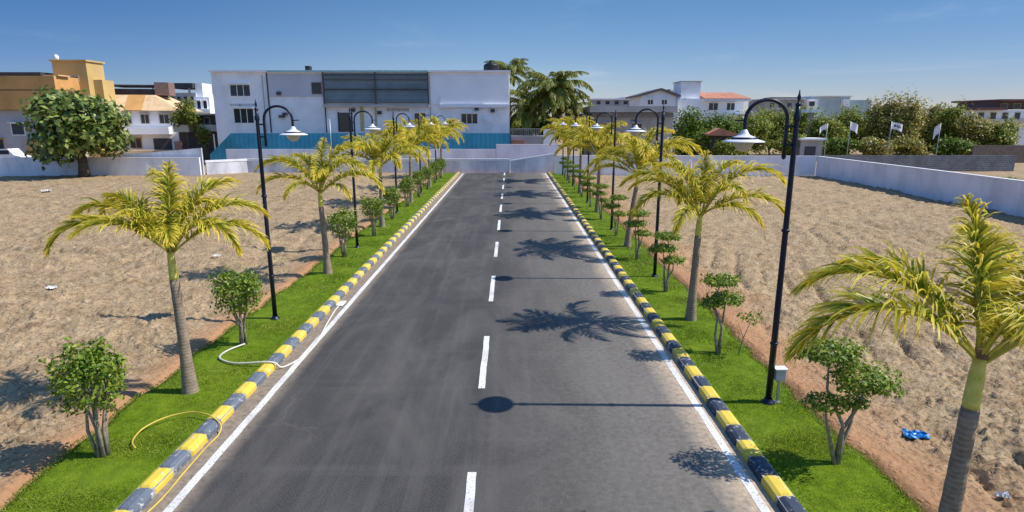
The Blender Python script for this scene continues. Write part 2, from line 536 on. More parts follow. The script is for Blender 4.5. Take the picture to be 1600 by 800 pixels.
def terrain_height(X, Y):
    dl, dr = lawn_l(Y) - X, X - lawn_r(Y)
    out = np.maximum(dl, dr)
    m = np.clip(out / .5 + .3, 0, 1)
    m = m * m * (3 - 2 * m)
    clod = np.clip(fbm(X * 2.6, Y * 2.2, 4, 21) - .5, 0, 1) * .28
    clod += np.clip(fbm(X * 6.5, Y * 6.5, 3, 27) - .55, 0, 1) * .26
    for cs, hh, sd, th_ in ((.50, .34, 81, .76), (.22, .6, 83, .5), (.14, 1.0, 85, .38)):
        u_, v_ = X / cs + 3.1 * fbm(X * 1.3, Y * 1.3, 2, sd), Y / cs + 3.1 * fbm(X * 1.3 + 40, Y * 1.3, 2, sd + 7)
        iu, iv = np.floor(u_), np.floor(v_)
        best = np.zeros_like(X)
        for a_ in (-1, 0, 1):
            for b_ in (-1, 0, 1):
                cu, cv = iu + a_, iv + b_
                pu, pv = cu + .15 + .7 * _hash(cu, cv, sd), cv + .15 + .7 * _hash(cu, cv, sd + 1)
                q_ = _hash(cu, cv, sd + 2)
                rad_ = .18 + .34 * q_ * q_
                el = (.6 + .8 * _hash(cu, cv, sd + 3))
                d2 = ((u_ - pu) / (rad_ * el)) ** 2 + ((v_ - pv) * el / rad_) ** 2
                best = np.maximum(best, np.clip(1 - d2 * (.75 + .5 * vnoise(X * 11, Y * 11, sd)), 0, 1) ** .8 * rad_ * cs * hh * (_hash(cu, cv, sd + 4) > th_))
        patch_ = np.clip((fbm(X * .40, Y * .55, 4, sd + 20) - .40) * 6, .03, 1)
        clod += best * patch_ * 1.15
    mound = (fbm(X * .32, Y * .32, 3, 31) - .5) * .34
    # furrows left by a grader, running diagonally on the right plot
    u = (X * .95 - Y * .29) + (fbm(X * .4, Y * .2, 2, 40) - .5) * .9
    fur = (np.abs(((u / .85) % 1) - .5) * 2) ** 4 * np.clip(vnoise(X * .9, Y * .5, 46) * 2.2 - .5, 0, 1)
    fm = (X > 6.5) * np.clip((X - 6.3) / 1.2, 0, 1) * np.clip((34 - Y) / 16, .15, 1) * np.clip(fbm(X * .25, Y * .25, 2, 44) * 2.6 - .6, 0, 1)
    ul = (Y + X * .12) + (fbm(X * .3, Y * .3, 2, 50) - .5) * 1.6
    furl = (np.abs(((ul / 1.9) % 1) - .5) * 2) ** 4
    fl = (X < -8) * np.clip(fbm(X * .2, Y * .2, 2, 54) * 2.4 - .8, 0, 1)
    # wheel tracks left by the machines that levelled the plots
    trk = np.zeros_like(X)
    for cx_, cy_, cr_ in ((38, 20, 24), (24, 48, 13), (4, 30, 14.5), (30, 6, 19), (-38, 24, 22), (-22, 46, 11), (-30, 8, 17), (-50, 40, 27)):
        dd_ = np.hypot(X - cx_, Y - cy_) - cr_ + (fbm(X * .3, Y * .3, 2, int(cr_)) - .5) * .8
        for off_ in (-.85, .85):
            trk = np.maximum(trk, np.exp(-((dd_ - off_) / .19) ** 2) * (.55 + .45 * np.sin(np.arctan2(Y - cy_, X - cx_) * cr_ * 14)))
    clod = clod * (1 - .6 * np.clip(trk, 0, 1))
    mound = mound - .085 * trk * np.clip((out - .8) / 1.2, 0, 1)
    h = .02 + mound + clod * np.clip((out - .1) / 1.0, .12, 1) - fur * fm * .24 - furl * fl * .20
    near = np.clip((out) / 1.6, 0, 1)
    h = h * near + .035 * (1 - near)
    h = h * m - .25 * (1 - m)
    fade = np.clip((64 - Y) / 8, 0, 1)
    return h * (.3 + .7 * fade)

def ground_sheet():
    """one sheet to the horizon: fine near the camera, coarse far away"""
    ys = [3.2]
    while ys[-1] < 66: ys.append(ys[-1] * 1.0044)
    while ys[-1] < 5200: ys.append(ys[-1] * 1.16)
    ys = np.array([-60, -20, -5, 0, 1.5, 2.6] + ys)
    a = np.linspace(-1, 1, 620)
    A = np.sign(a) * (np.abs(a) ** 1.0) * 1.12
    base = np.clip(ys, 9.5, None)
    X = A[None] * base[:, None] * np.where(ys > 66, 1.0 + np.clip((ys - 66) / 300, 0, 3), 1.0)[:, None]
    Y = np.repeat(ys[:, None], len(A), 1)
    Z = terrain_height(X, Y)
    Z = np.where((Y > 75) | (Y < 2), -.05, Z)
    n0, n1 = X.shape
    me = bpy.data.meshes.new('ground')
    me.vertices.add(n0 * n1)
    me.vertices.foreach_set('co', np.stack([X, Y, Z], -1).reshape(-1))
    i = (np.arange(n0 - 1)[:, None] * n1 + np.arange(n1 - 1)[None])
    q = np.stack([i, i + 1, i + n1 + 1, i + n1], -1).reshape(-1)
    me.loops.add(len(q))
    me.loops.foreach_set('vertex_index', q)
    me.polygons.add(len(q) // 4)
    me.polygons.foreach_set('loop_start', np.arange(0, len(q), 4))
    out = np.maximum(lawn_l(Y) - X, X - lawn_r(Y))
    wob = fbm(X * .5, Y * .5, 3, 60)
    clay = np.clip(1.15 - out / (.6 + 2.2 * wob * (X > 0) + .5 * wob), 0, 1) * (Y < 66) * .85
    at = me.attributes.new('clay', 'FLOAT', 'POINT')
    at.data.foreach_set('value', clay.reshape(-1))
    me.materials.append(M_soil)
    me.update(calc_edges=True)
    return struct(link('ground', me))
ground_sheet()

ROAD_END = 64.0
def strip(name, x0, x1, y0, y1, z, mat, step=1.0):
    n = max(1, int((y1 - y0) / step))
    m = MB()
    v = []
    for k in range(n + 1):
        y = y0 + (y1 - y0) * k / n
        v += [(x0, y, z), (x1, y, z)]
    m.add(v, [(2 * k, 2 * k + 1, 2 * k + 3, 2 * k + 2) for k in range(n)])
    return struct(m.build(name, mat))
strip('road', -5.35, 3.95, -12, ROAD_END, 0.0, M_asph)
def paint_line(name, segs):
    m = MB()
    for x0, x1, y0, y1 in segs:
        n = max(1, int((y1 - y0) / .25))
        v = []
        for k in range(n + 1):
            y = y0 + (y1 - y0) * k / n
            j = random.uniform(-.006, .006)
            v += [(x0 + j, y, .004), (x1 + j, y, .004)]
        m.add(v, [(2 * k, 2 * k + 1, 2 * k + 3, 2 * k + 2) for k in range(n)])
    return struct(m.build(name, M_paint))
paint_line('road_edge_line', [(-5.0, -4.86, -12, 63.2)])
paint_line('road_edge_line', [(3.60, 3.74, -12, 63.2)])
paint_line('road_centre_line', [(-.68, -.54, 5.5 + 6.2 * k, 8.62 + 6.2 * k) for k in range(-2, 10)])

def kerb(x0, x1, phase, dark):
    """painted kerbstones laid end to end, rounded top edges"""
    m = MB()
    y, k = -6 + phase, 0
    w = x1 - x0
    while y < 63.6:
        L = .53
        mi = k % 2
        h = .155 + random.uniform(-.008, .008)
        dx = random.uniform(-.012, .012)
        g = .008
        prof = [(0, -.12), (0, h - .075), (.025, h - .028), (.085, h), (w - .085, h), (w - .025, h - .028), (w, h - .075), (w, -.12)]
        rings = []
        for yy, ins in ((y + g, .028), (y + g + .030, 0), (y + L - g - .030, 0), (y + L - g, .028)):
            rings.append([(x0 + dx + min(max(px, ins), w - ins), yy, pz - (ins if pz > 0 else 0)) for px, pz in prof])
        v = [p for rg in rings for p in rg]
        n = len(prof)
        f = [(a * n + i, (a + 1) * n + i, (a + 1) * n + i + 1, a * n + i + 1) for a in range(3) for i in range(n - 1)]
        f += [tuple(range(n)), tuple(range(4 * n - 1, 3 * n - 1, -1))]
        m.add(v, f, mi)
        y += L
        k += 1
    m.box(x0 + .02, x1 - .02, -6, 63.6, -.12, .118, 2)
    return struct(m.build('kerb', [M_ky, dark, M_km]))
kerb(-5.61, -5.32, .25, M_kd)
kerb(3.88, 4.18, .02, M_kn)

def lawn(side):
    ys = np.arange(-6, 63.4, .22)
    e = lawn_l(ys) if side < 0 else lawn_r(ys)
    inner = -5.63 if side < 0 else 4.18
    nx = 12
    v = []
    for y, ee in zip(ys, e):
        for k in range(nx + 1):
            x = inner + (ee - inner) * k / nx
            z = .085 + .035 * (float(vnoise(np.array(x * 1.3), np.array(y * 1.3), 3)) - .5) * min(1, k) - (.035 if k == nx else 0)
            v.append((x, y, z))
        v.append((ee + side * .02, y, -.08))
    n = nx + 2
    m = MB()
    m.add(v, [(a * n + i, a * n + i + 1, (a + 1) * n + i + 1, (a + 1) * n + i) for a in range(len(ys) - 1) for i in range(n - 1)])
    struct(m.build('lawn', M_turf, smooth=True))
lawn(-1)
lawn(1)

def grass_blades():
    P, S = [], []
    for side in (-1, 1):
        for y0, y1, den, sz in ((5.5, 11, 2600, 1.0), (11, 18, 1500, 1.3), (18, 30, 600, 2.0), (30, 63, 160, 3.2)):
            n = int(den * (y1 - y0) * 1.95)
            y = rng.uniform(y0, y1, n)
            e = (lawn_l(y) - .05) if side < 0 else (lawn_r(y) + .05)
            inner = -5.66 if side < 0 else 4.21
            t = rng.uniform(0, 1, n)
            x = inner + (e - inner) * t
            P.append(np.stack([x, y, np.full(n, .075)], 1))
            S.append(np.full(n, sz))
    P, S = np.concatenate(P), np.concatenate(S)
    n = len(P)
    tuft = .7 + .7 * fbm(P[:, 0] * 2.2, P[:, 1] * 2.2, 3, 70)
    an = rng.uniform(0, 2 * PI, n)
    w = (.0065 * S)[:, None]
    h = .028 * tuft * rng.uniform(.6, 1.35, n) * (1 + .12 * S)
    d = np.stack([np.cos(an), np.sin(an), np.zeros(n)], 1)
    ln = rng.normal(0, .016, (n, 2)) * S[:, None] ** .5
    top = P + np.stack([ln[:, 0], ln[:, 1], h], 1)
    v = np.stack([P - d * w, P + d * w, top], 1)
    rv = np.clip(fbm(P[:, 0] * 1.1, P[:, 1] * 1.1, 3, 75) * 1.1 - .25 + rng.normal(0, .14, n), 0, 1)
    uv = np.stack([np.stack([np.full(n, u), rv], 1) for u in (0, 0, 1)], 1)
    return tag(link('grass', quads_mesh('grass', M_blade, v, 3, uv, [(0, 1, 2)])), 'short bright green grass on the two strips beside the road', 'grass', kind='stuff')
grass_blades()

# ================================================================ BOUNDARY WALLS
def wall(label, pts, top, mat, cap=.10, th=.22, capm=None, z0=-.3, panel=0):
    """pts: plan polyline; top: height or list of heights"""
    t = thing('boundary_wall', label, 'wall', (pts[0][0], pts[0][1], 0))
    ox, oy = pts[0]
    if isinstance(top, (int, float)): top = [top] * len(pts)
    m, c = MB(), MB()
    for (a, b, ha, hb) in zip(pts[:-1], pts[1:], top[:-1], top[1:]):
        A, B = Vector((a[0] - ox, a[1] - oy)), Vector((b[0] - ox, b[1] - oy))
        d = (B - A).normalized()
        nrm = Vector((-d.y, d.x))
        for mb, o0, e, za, zb, zc, zd in ((m, th / 2, 0, z0, z0, ha, hb), (c, th / 2 + .04, .03, ha + .002, hb + .002, ha + cap, hb + cap)):
            q = [A - nrm * o0 - d * e, B - nrm * o0 + d * e, B + nrm * o0 + d * e, A + nrm * o0 - d * e]
            v = [(q[0].x, q[0].y, za), (q[1].x, q[1].y, zb), (q[2].x, q[2].y, zb), (q[3].x, q[3].y, za),
                 (q[0].x, q[0].y, zc), (q[1].x, q[1].y, zd), (q[2].x, q[2].y, zd), (q[3].x, q[3].y, zc)]
            mb.add(v, [(0, 1, 5, 4), (1, 2, 6, 5), (2, 3, 7, 6), (3, 0, 4, 7), (4, 5, 6, 7), (3, 2, 1, 0)])
        if panel:
            L, k = (B - A).length, 1
            p = MB()
            while k * panel < L:
                cpt = A + d * (k * panel)
                for sgn in (-1, 1):
                    q = cpt + nrm * sgn * (th / 2 + .012)
                    hh = ha + (hb - ha) * k * panel / L
                    v0 = [q - d * .12 - nrm * .02, q + d * .12 - nrm * .02, q + d * .12 + nrm * .02, q - d * .12 + nrm * .02]
                    p.add([(u.x, u.y, z) for z in (z0, hh) for u in v0], [(0, 1, 5, 4), (1, 2, 6, 5), (2, 3, 7, 6), (3, 0, 4, 7), (4, 5, 6, 7)])
                k += 1
            if p.nv: p.build('pilaster', mat, t)
    m.build('wall_face', mat, t)
    if cap: c.build('coping', capm or M_cap, t)
    return t
xl = VX(305, 61)
wall('long whitewashed wall behind the round tree on the left plot', [(-95, 61), (xl, 61)], [1.78, 1.78], M_wall, .06, panel=6.5)
wall('rough whitewashed wall raised between the round tree and the blue sheets', [(VX(185, 61.6), 61.6), (xl, 61.6)], [2.05, 2.72], M_wallr, 0)
wall('low rough wall with bright white coping closing the far road end', [(xl + .15, 61.8), (xl + 3.2, 64.6), (VX(796, 64.6), 64.6)], [1.25, 1.25, 1.25], M_wallr, .22)
wall('short wall whose white coping slopes upward right of the centre line', [(VX(798, 64.4), 64.4), (VX(868, 64.4), 64.4)], [VZ(252, 64.4), VZ(241, 64.4)], M_wallr, .12)
wall('upper whitewashed wall seen over the low coping below the blue sheets', [(xl - .5, 68), (VX(774, 68), 68)], VZ(233, 68), M_wall, 0)
wall('taller pale wall block at the far road end under the coconut palms', [(VX(775, 67.4), 67.4), (VX(872, 67.4), 67.4)], VZ(226, 67.4), M_wall, .04)
wall('straight pale wall behind the palms on the right plot', [(VX(869, 61.5), 61.5), (30.3, 60.2)], [1.95, 1.95], M_wall, .05, panel=6.2)
wall('long lavender white wall running towards the viewer along the right plot', [(30.42, 60.0), (30.0, 44), (29.6, 34), (29.3, 20)], [1.93, 1.98, 2.0, 2.0], M_wall, .07, panel=3.1)
wall('unpainted grey concrete block wall beyond the right plot', [(VX(1292, 66), 66), (VX(1597, 66), 66)], VZ(243, 66), M_blk, 0)
wall('low brown wall behind the grey block wall at far right', [(VX(1528, 80), 80), (VX(1640, 80), 80)], VZ(227, 80), plain('brown_wall', (.22, .17, .13), .95, 0, .2), 0)

# ================================================================ BUILDINGS
def part(name, mat, parent, boxes, smooth=False):
    m = MB()
    for b in boxes: m.box(*b)
    return m.build(name, mat, parent, smooth)
def window(parent, x0, x1, z0, z1, y, frame=M_pale, glass=M_gls, mull=2, name='window', fr=.09, sill=True, dark=True):
    """a framed recess on a wall face at local y, looking toward -y"""
    f = MB()
    f.box(x0 - fr, x1 + fr, y - .07, y + .05, z1, z1 + fr)
    f.box(x0 - fr, x1 + fr, y - .07, y + .05, z0 - fr, z0)
    f.box(x0 - fr, x0, y - .07, y + .05, z0, z1)
    f.box(x1, x1 + fr, y - .07, y + .05, z0, z1)
    for k in range(1, mull + 1):
        xx = x0 + (x1 - x0) * k / (mull + 1)
        f.box(xx - fr * .4, xx + fr * .4, y - .05, y + .05, z0, z1)
    if sill: f.box(x0 - fr * 1.6, x1 + fr * 1.6, y - .42, y + .04, z1 + fr + .003, z1 + fr + .09)
    w = f.build(name, frame, parent)
    part('pane', glass, w, [(x0, x1, y - .02, y - .004, z0, z1)])
    return w

# --- long white building with blue sheets before it
Yb = 76.0
bx0, bx1, bz = VX(337, Yb), VX(796, Yb), VZ(113, Yb)
B = thing('white_building', 'long three storey white building with louvred centre, nearest behind the road end', 'building', ((bx0 + bx1) / 2, Yb, 0))
ox = B.location.x
def LX(px): return VX(px, Yb) - ox
def LZ(py): return VZ(py, Yb)
part('wall', M_white, B, [(LX(337), LX(796), 0, 13, -.2, bz)])
part('roof_slab', M_cap, B, [(LX(335), LX(798), -.35, 13.3, bz + .002, bz + .22)])
part('cladding_panel', M_pale, B, [(LX(674), LX(795), -.16, -.01, LZ(164), LZ(119))])
part('ledge', M_cap, B, [(LX(688), LX(795), -.45, -.17, LZ(168), LZ(163)), (LX(688), LX(691), -.30, -.17, LZ(163) + .003, LZ(150))])
part('cladding_panel', M_greyw if 0 else plain('panel_lilac', (.58, .58, .62), .85, 0, .1, .3), B, [(LX(424), LX(508), -.1, -.01, LZ(151), LZ(116))])
sc_ = MB()
z0, z1 = LZ(161), LZ(115)
k = 0
while z0 + k * .16 < z1 - .05:
    zz = z0 + k * .16
    sc_.add([(LX(511), -.30, zz), (LX(671), -.30, zz), (LX(671), -.14, zz + .14), (LX(511), -.14, zz + .14)], [(0, 1, 2, 3)])
    sc_.add([(LX(511), -.30, zz), (LX(671), -.30, zz), (LX(671), -.30, zz + .02), (LX(511), -.30, zz + .02)], [(0, 1, 2, 3)])
    k += 1
scr = sc_.build('louvre_screen', M_screen, B)
fr = MB()
for px in (510, 590, 671): fr.box(LX(px) - .08, LX(px) + .08, -.46, -.32, LZ(163), LZ(113))
for py in (117, 124, 140, 160): fr.box(LX(510) + .081, LX(671) - .081, -.41, -.325, LZ(py) - .06, LZ(py) + .06)
fr.build('screen_frame', M_shut, scr)
part('balcony_slab', M_greyw, B, [(LX(508), LX(673), -.7, -.01, LZ(167), LZ(163.5))])
for a in ((365, 395, 150, 133), (367, 397, 192, 170)):
    window(B, LX(a[0]), LX(a[1]), LZ(a[2]), LZ(a[3]), -.02, M_pale, mull=2)
window(B, LX(492), LX(505), LZ(146), LZ(130), -.1, plain('brown_frame', (.2, .12, .09)), mull=0, sill=False)
window(B, LX(648), LX(665), LZ(195), LZ(177), -.02, M_pale, mull=1)
window(B, LX(721), LX(746), LZ(193), LZ(178), -.02, M_pale, mull=2)
d = part('door', M_gls, B, [(LX(530), LX(549), -.05, -.01, LZ(206), LZ(176))])
part('door_frame', M_shut, d, [(LX(528), LX(530) - .003, -.1, -.012, LZ(206), LZ(175)), (LX(549) + .003, LX(551), -.1, -.012, LZ(206), LZ(175))])
part('painted_stripe', plain('stripe_ochre', (.55, .46, .22), .9), B, [(LX(563), LX(569), -.06, -.012, LZ(205), LZ(165)), (LX(586), LX(589), -.06, -.012, LZ(205), LZ(165))])
for px, py in ((553, 172), (594, 176), (440, 146), (770, 173), (745, 170)):
    part('vent_box', M_shut, B, [(LX(px) - .25, LX(px) + .25, -.4, -.11, LZ(py) - .2, LZ(py) + .2)])
part('wall_light', M_shut, B, [(LX(438), LX(446), -.5, -.02, LZ(184), LZ(180)), (LX(444), LX(451), -.5, -.02, LZ(180) + .003, LZ(176))])
part('drainpipe', M_shut, B, [(LX(422), LX(422) + .12, -.14, -.015, LZ(207), LZ(114)), (LX(509), LX(509) + .1, -.14, -.015, LZ(207), LZ(114) - .2)])
part('parapet_coping', plain('turquoise_trim', (.30, .58, .60)), B, [(LX(425), LX(672), -.42, -.36, bz + .02, bz + .2)])
T = thing('water_tank', 'black ribbed water tank on the white building roof by the palms', 'tank', (VX(768, Yb + 5), Yb + 5, bz + .225))
m = MB()
pr = [(0, 0), (.95, 0)] + [(.95 + (.05 if i % 2 else 0), .12 + i * .12) for i in range(8)] + [(.8, 1.15), (.35, 1.3), (.35, 1.4), (0, 1.4)]
m.lathe(pr, n=20).build('tank_body', M_black, T, True)
m = MB(); m.lathe([(.3, 1.402), (.3, 1.48), (0, 1.5)], n=14).build('lid', M_black, T)

part('air_conditioner', M_cap, B, [(LX(640), LX(645.5), -.5, -.02, LZ(189), LZ(184))])
part('air_conditioner', M_cap, B, [(LX(757), LX(762.5), -.5, -.02, LZ(190), LZ(185))])
part('drainpipe', M_greyw, B, [(LX(672.6), LX(673.4), -.14, -.02, LZ(207), LZ(168))])
part('drainpipe', M_greyw, B, [(LX(415), LX(415.8), -.12, -.02, LZ(207), LZ(118))])
part('stain', plain('damp_patch', (.52, .50, .47), .95, 0, .3, 1.5), B, [(LX(362), LX(400), -.012, -.004, LZ(166), LZ(162)), (LX(605), LX(640), -.012, -.004, LZ(174), LZ(169))])
part('water_barrel', M_black, B, [(LX(470), LX(477), 3, 4, bz + .225, bz + 1.0)])
F = thing('blue_sheet_fence', 'blue painted sheet fence in front of the long white building', 'fence', (VX(560, 72), 72, 0))
fo = F.location.x
m = MB()
xa, xb = VX(322, 72) - fo, VX(797, 72) - fo
zt = VZ(208, 72)
n = 130
for k in range(n):
    x0, x1 = xa + (xb - xa) * k / n, xa + (xb - xa) * (k + 1) / n
    t0 = min(zt, 1.5 + (x0 - xa) * .9)
    t1 = min(zt, 1.5 + (x1 - xa) * .9)
    dy = .004 if k % 2 else -.004
    m.add([(x0, dy, 0), (x1, -dy, 0), (x1, -dy, t1), (x0, dy, t0), (x0, dy + .02, 0), (x1, -dy + .02, 0), (x1, -dy + .02, t1), (x0, dy + .02, t0)],
          [(0, 1, 2, 3), (5, 4, 7, 6), (3, 2, 6, 7)])
m.build('sheet', M_blue, F)
for k in range(12):
    x = xa + .6 + (xb - xa - 1) * k / 11
    part('post', M_steel, F, [(x - .05, x + .05, .09, .19, 0, zt - .1)])

# --- helper for background buildings (local x along the front, front face at y=0)
def building(name, label, cat, x, y, rot=0): return thing(name, label, cat, (x, y, 0), R(rot))
# ochre building with long parapet at far left
Y = 80
x1 = VX(96, Y)
A = building('ochre_building', 'long ochre building with deep orange parapet at the left edge', 'building', x1, Y)
part('wall', M_greyw, A, [(-34, 0, 0, 10, 0, VZ(172, Y))])
part('parapet', M_orange, A, [(-34.2, .25, -.5, 10.2, VZ(171.5, Y), VZ(142, Y)), (-34.2, .25, -.5, 10.2, VZ(140, Y), VZ(119, Y))])
part('parapet_band', plain('band_brown', (.30, .17, .09)), A, [(-34.1, .2, -.4, 10.1, VZ(142, Y) + .004, VZ(140, Y) - .004)])
part('roof_shed', M_dkroof, A, [(-34, VX(48, Y) - x1, 3, 7, VZ(117.5, Y), VZ(110, Y))])
part('roof_tiles', M_peach, A, [(VX(80, Y) - x1, .6, -.1, 2, VZ(118.7, Y), VZ(117, Y))])
window(A, -6.6, -5.0, 3.6, 5.0, 0, mull=0)
window(A, -9.6, -8.0, .6, 3.0, 0, M_orange, mull=0)
part('door', M_shut, A, [(-3.6, -1.0, -.06, -.005, 0, 2.9)])
part('door_surround', M_orange, A, [(-5.0, -3.61, -.12, -.005, 0, 3.0)])
# mustard tower
Y = 84
A = building('mustard_tower', 'tall square mustard tower rising above the round tree', 'tower', VX(147, Y), Y)
w = VX(147, Y) - VX(95, Y)
part('wall', M_tan, A, [(-w, 0, 0, 3.5, 0, VZ(96, Y))])
part('cornice', M_tan, A, [(-w - .2, .2, -.2, 3.7, VZ(96, Y) + .002, VZ(93.5, Y))])
window(A, -w * .55, -w * .28, VZ(128, Y), VZ(120, Y), 0, M_greyw, mull=0, sill=False)
m = MB(); m.lathe([(0, 0), (.28, .02), (.3, .5), (.1, .72), (0, .74)], (-w + .3, .6, VZ(93.5, Y) + .01), 12).build('roof_vent', M_shade, A, True)
part('annex', M_tan, A, [(.002, 1.2, 1, 3.4, 0, VZ(124, Y))])
# villa with peach roof
Y = 88
A = building('white_villa', 'white villa with steep peach tiled roof and balconies right of the tower', 'house', VX(276, Y), Y, 10)
w = VX(276, Y) - VX(166, Y)
zt, ze = VZ(148, Y), VZ(173, Y)
part('wall', M_pale, A, [(-w, 0, 0, 9, 0, ze)])
m = MB()
rv = [(-w - .3, -.6, ze + .003), (.9, -.6, ze + .003), (.9, 9.3, ze + .003), (-w - .3, 9.3, ze + .003), (-w - .2, 1.6, zt), (-3.2, 1.6, zt), (-3.2, 7.5, zt), (-w - .2, 7.5, zt)]
m.add(rv, [(0, 1, 5, 4), (1, 2, 6, 5), (2, 3, 7, 6), (3, 0, 4, 7), (4, 5, 6, 7), (3, 2, 1, 0)])
rf = m.build('roof', M_peach, A)
m = MB()
xm = -w + 3.6
m.add([(xm, -.64, ze + .05), (xm + 2.2, -.64, ze + .05), (xm + 2.2, 1.52, zt + .02), (xm, 1.52, zt + .02), (xm, -.2, ze), (xm + 2.2, -.2, ze), (xm + 2.2, 1.7, zt), (xm, 1.7, zt)], [(0, 1, 2, 3), (0, 3, 7, 4), (1, 5, 6, 2), (3, 2, 6, 7)])
m.build('roof_panel', M_orange, rf)
part('roof_terrace', M_dkroof, A, [(-w + .2, -2.4, 3.2, 7, zt + .003, zt + .9)])
part('terrace_shade', M_dkroof, A, [(-w + .5, -3.4, 2.6, 8, zt + 1.25, zt + 1.45), (-w + .7, -w + .85, 2.8, 2.95, zt + .91, zt + 1.249), (-3.7, -3.55, 2.8, 2.95, zt + .91, zt + 1.249)])
part('stair_turret', plain('maroon_wall', (.22, .14, .12)), A, [(-3.3, -1.4, 2.5, 5, zt + .004, zt + 1.8)])
for a, b in ((.1, .22), (.32, .41), (.54, .64), (.78, .9)):
    window(A, -w * (1 - a), -w * (1 - b), 5.0, 6.2, 0, M_cream, mull=1)
for a, b in ((.08, .3), (.36, .5)):
    window(A, -w * (1 - a), -w * (1 - b), 1.6, 2.9, 0, M_orange, mull=1)
part('balcony', M_pale, A, [(-w * .62, -w * .08, -1.2, -.003, 3.5, 4.5)])
part('lower_balcony', M_cream, A, [(-w * .95, -w * .66, -.8, -.003, 3.2, 4.3)])
part('garage_opening', M_shut, A, [(-w * .34, -w * .1, -.05, -.004, .3, 2.9)])
part('porch', M_peach, A, [(-w * 1.0, -.4, -2.4, -1.3, 1.0, 1.35)])
# balcony house with creeper
Y = 84
A = building('balcony_house', 'low dark house with two stone balconies left of the white building', 'house', VX(340, Y), Y)
w = VX(340, Y) - VX(277, Y)
part('wall', plain('dark_brown_wall', (.10, .085, .07), .9), A, [(-w, 0, 0, 7, 0, VZ(180, Y))])  # very dark brown wall colour
part('roof_slab', M_greyw, A, [(-w - .2, .2, -1.4, 7.2, VZ(180, Y) + .003, VZ(177.5, Y))])
part('balcony', M_cream, A, [(-w, -w * .62, -1.3, -.003, VZ(206, Y), VZ(195, Y)), (-w * .4, -.1, -1.3, -.003, VZ(205, Y), VZ(195, Y))])
for a, b in ((.95, .82), (.75, .66), (.32, .2)):
    window(A, -w * a, -w * b, VZ(194, Y), VZ(184, Y), 0, M_greyw, mull=0, sill=False)
part('gate', plain('brick_red', (.4, .2, .14)), A, [(-w, -w * .82, -1.5, -1.3, 0, VZ(220, Y))])
# apartment block far behind
Y = 120
A = building('apartment_block', 'distant pale block with dark flat roof canopy behind the balcony house', 'building', VX(334, Y), Y)
w = VX(334, Y) - VX(266, Y)
part('wall', M_greyw, A, [(-w, -w * .35, 0, 10, 0, VZ(145, Y))])
part('side_wing', M_pale, A, [(-w * .35 + .01, 0, -1, 9, 0, VZ(152, Y))])
part('stair_tower', M_pale, A, [(-w * .36, -w * .2, 0.3, 4, VZ(152, Y), VZ(130, Y))])
part('roof_canopy', M_dkroof, A, [(-w * .95, -w * .37, -.5, 6, VZ(138, Y), VZ(130, Y))])
part('canopy_post', M_greyw, A, [(-w * .9, -w * .87, -.2, .2, VZ(145, Y), VZ(138, Y) - .01), (-w * .5, -w * .47, -.2, .2, VZ(145, Y), VZ(138, Y) - .01)])
for r_ in range(2):
    for c_ in range(4):
        window(A, -w * (.93 - c_ * .15), -w * (.85 - c_ * .15), VZ(163 + r_ * 17, Y), VZ(151 + r_ * 17, Y), 0, M_greyw, mull=0, sill=False)
for c_ in range(2): window(A, -w * (.28 - c_ * .14), -w * (.20 - c_ * .14), VZ(170, Y), VZ(158, Y), -1, M_pale, mull=0, sill=True)
part('balcony', M_pale, A, [(-w * .3, .5, -2.2, -1.01, VZ(176, Y), VZ(171, Y))])
# concrete shed building right of coconut palms
Y = 78
A = building('concrete_shed', 'low grey concrete shed with flat slab roof behind the right lamps', 'building', VX(925, Y), Y)
w = VX(1051, Y) - VX(925, Y)
part('wall', plain('stained_concrete', (.40, .38, .35), .95, 0, .25, .6, True), A, [(0, w, 0, 8, 0, VZ(176, Y))])
part('roof_slab', M_greyw, A, [(-.4, w + .3, -.9, 8.4, VZ(175.5, Y), VZ(166, Y))])
part('beam', plain('dark_concrete', (.2, .2, .2)), A, [(0, w, -.3, -.003, VZ(183, Y), VZ(176, Y) - .01)])
window(A, w * .12, w * .24, 3.4, 5.0, 0, M_greyw, mull=1)
window(A, w * .5, w * .62, 3.4, 5.0, 0, M_greyw, mull=1)
part('door', M_shut, A, [(w * .78, w * .9, -.06, -.004, 0, 2.6)])
# railing house behind road end
Y = 73
A = building('low_outhouse', 'low grey outhouse with railing under the coconut palms', 'outhouse', VX(798, Y), Y)
w = VX(868, Y) - VX(798, Y)
part('wall', M_greyw, A, [(0, w, 1, 5, 0, VZ(213, Y))])
m = MB()
zr = VZ(201, Y)
m.box(.0, w * .72, .9, 1.0, zr - .08, zr)
for k in range(16): m.box(w * .72 * k / 16, w * .72 * k / 16 + .06, .92, .98, VZ(213, Y), zr - .081)
m.build('railing', M_greyw, A)
part('brick_plinth', plain('brick_red', (.4, .2, .14)), A, [(.1, w * .3, .5, .99, 0, VZ(219, Y))])
part('side_block', M_pale, A, [(w * .74, w, .2, .98, 0, VZ(202, Y))])
# far low strip
Y = 130
A = building('far_terrace', 'distant low terrace of pale flats above the concrete shed', 'building', VX(925, Y), Y)
w = VX(1003, Y) - VX(925, Y)
part('wall', M_greyw, A, [(0, w, 0, 8, 0, VZ(156, Y))])
part('roof_slab', M_cap, A, [(-.3, w * .55, -.4, 8, VZ(156, Y) + .004, VZ(154, Y)), (w * .55 + .01, w, -.4, 8, VZ(156, Y) + .004, VZ(152, Y))])
for c_ in range(5): window(A, w * (.08 + c_ * .18), w * (.16 + c_ * .18), VZ(163, Y), VZ(158, Y), 0, M_greyw, mull=0, sill=False)
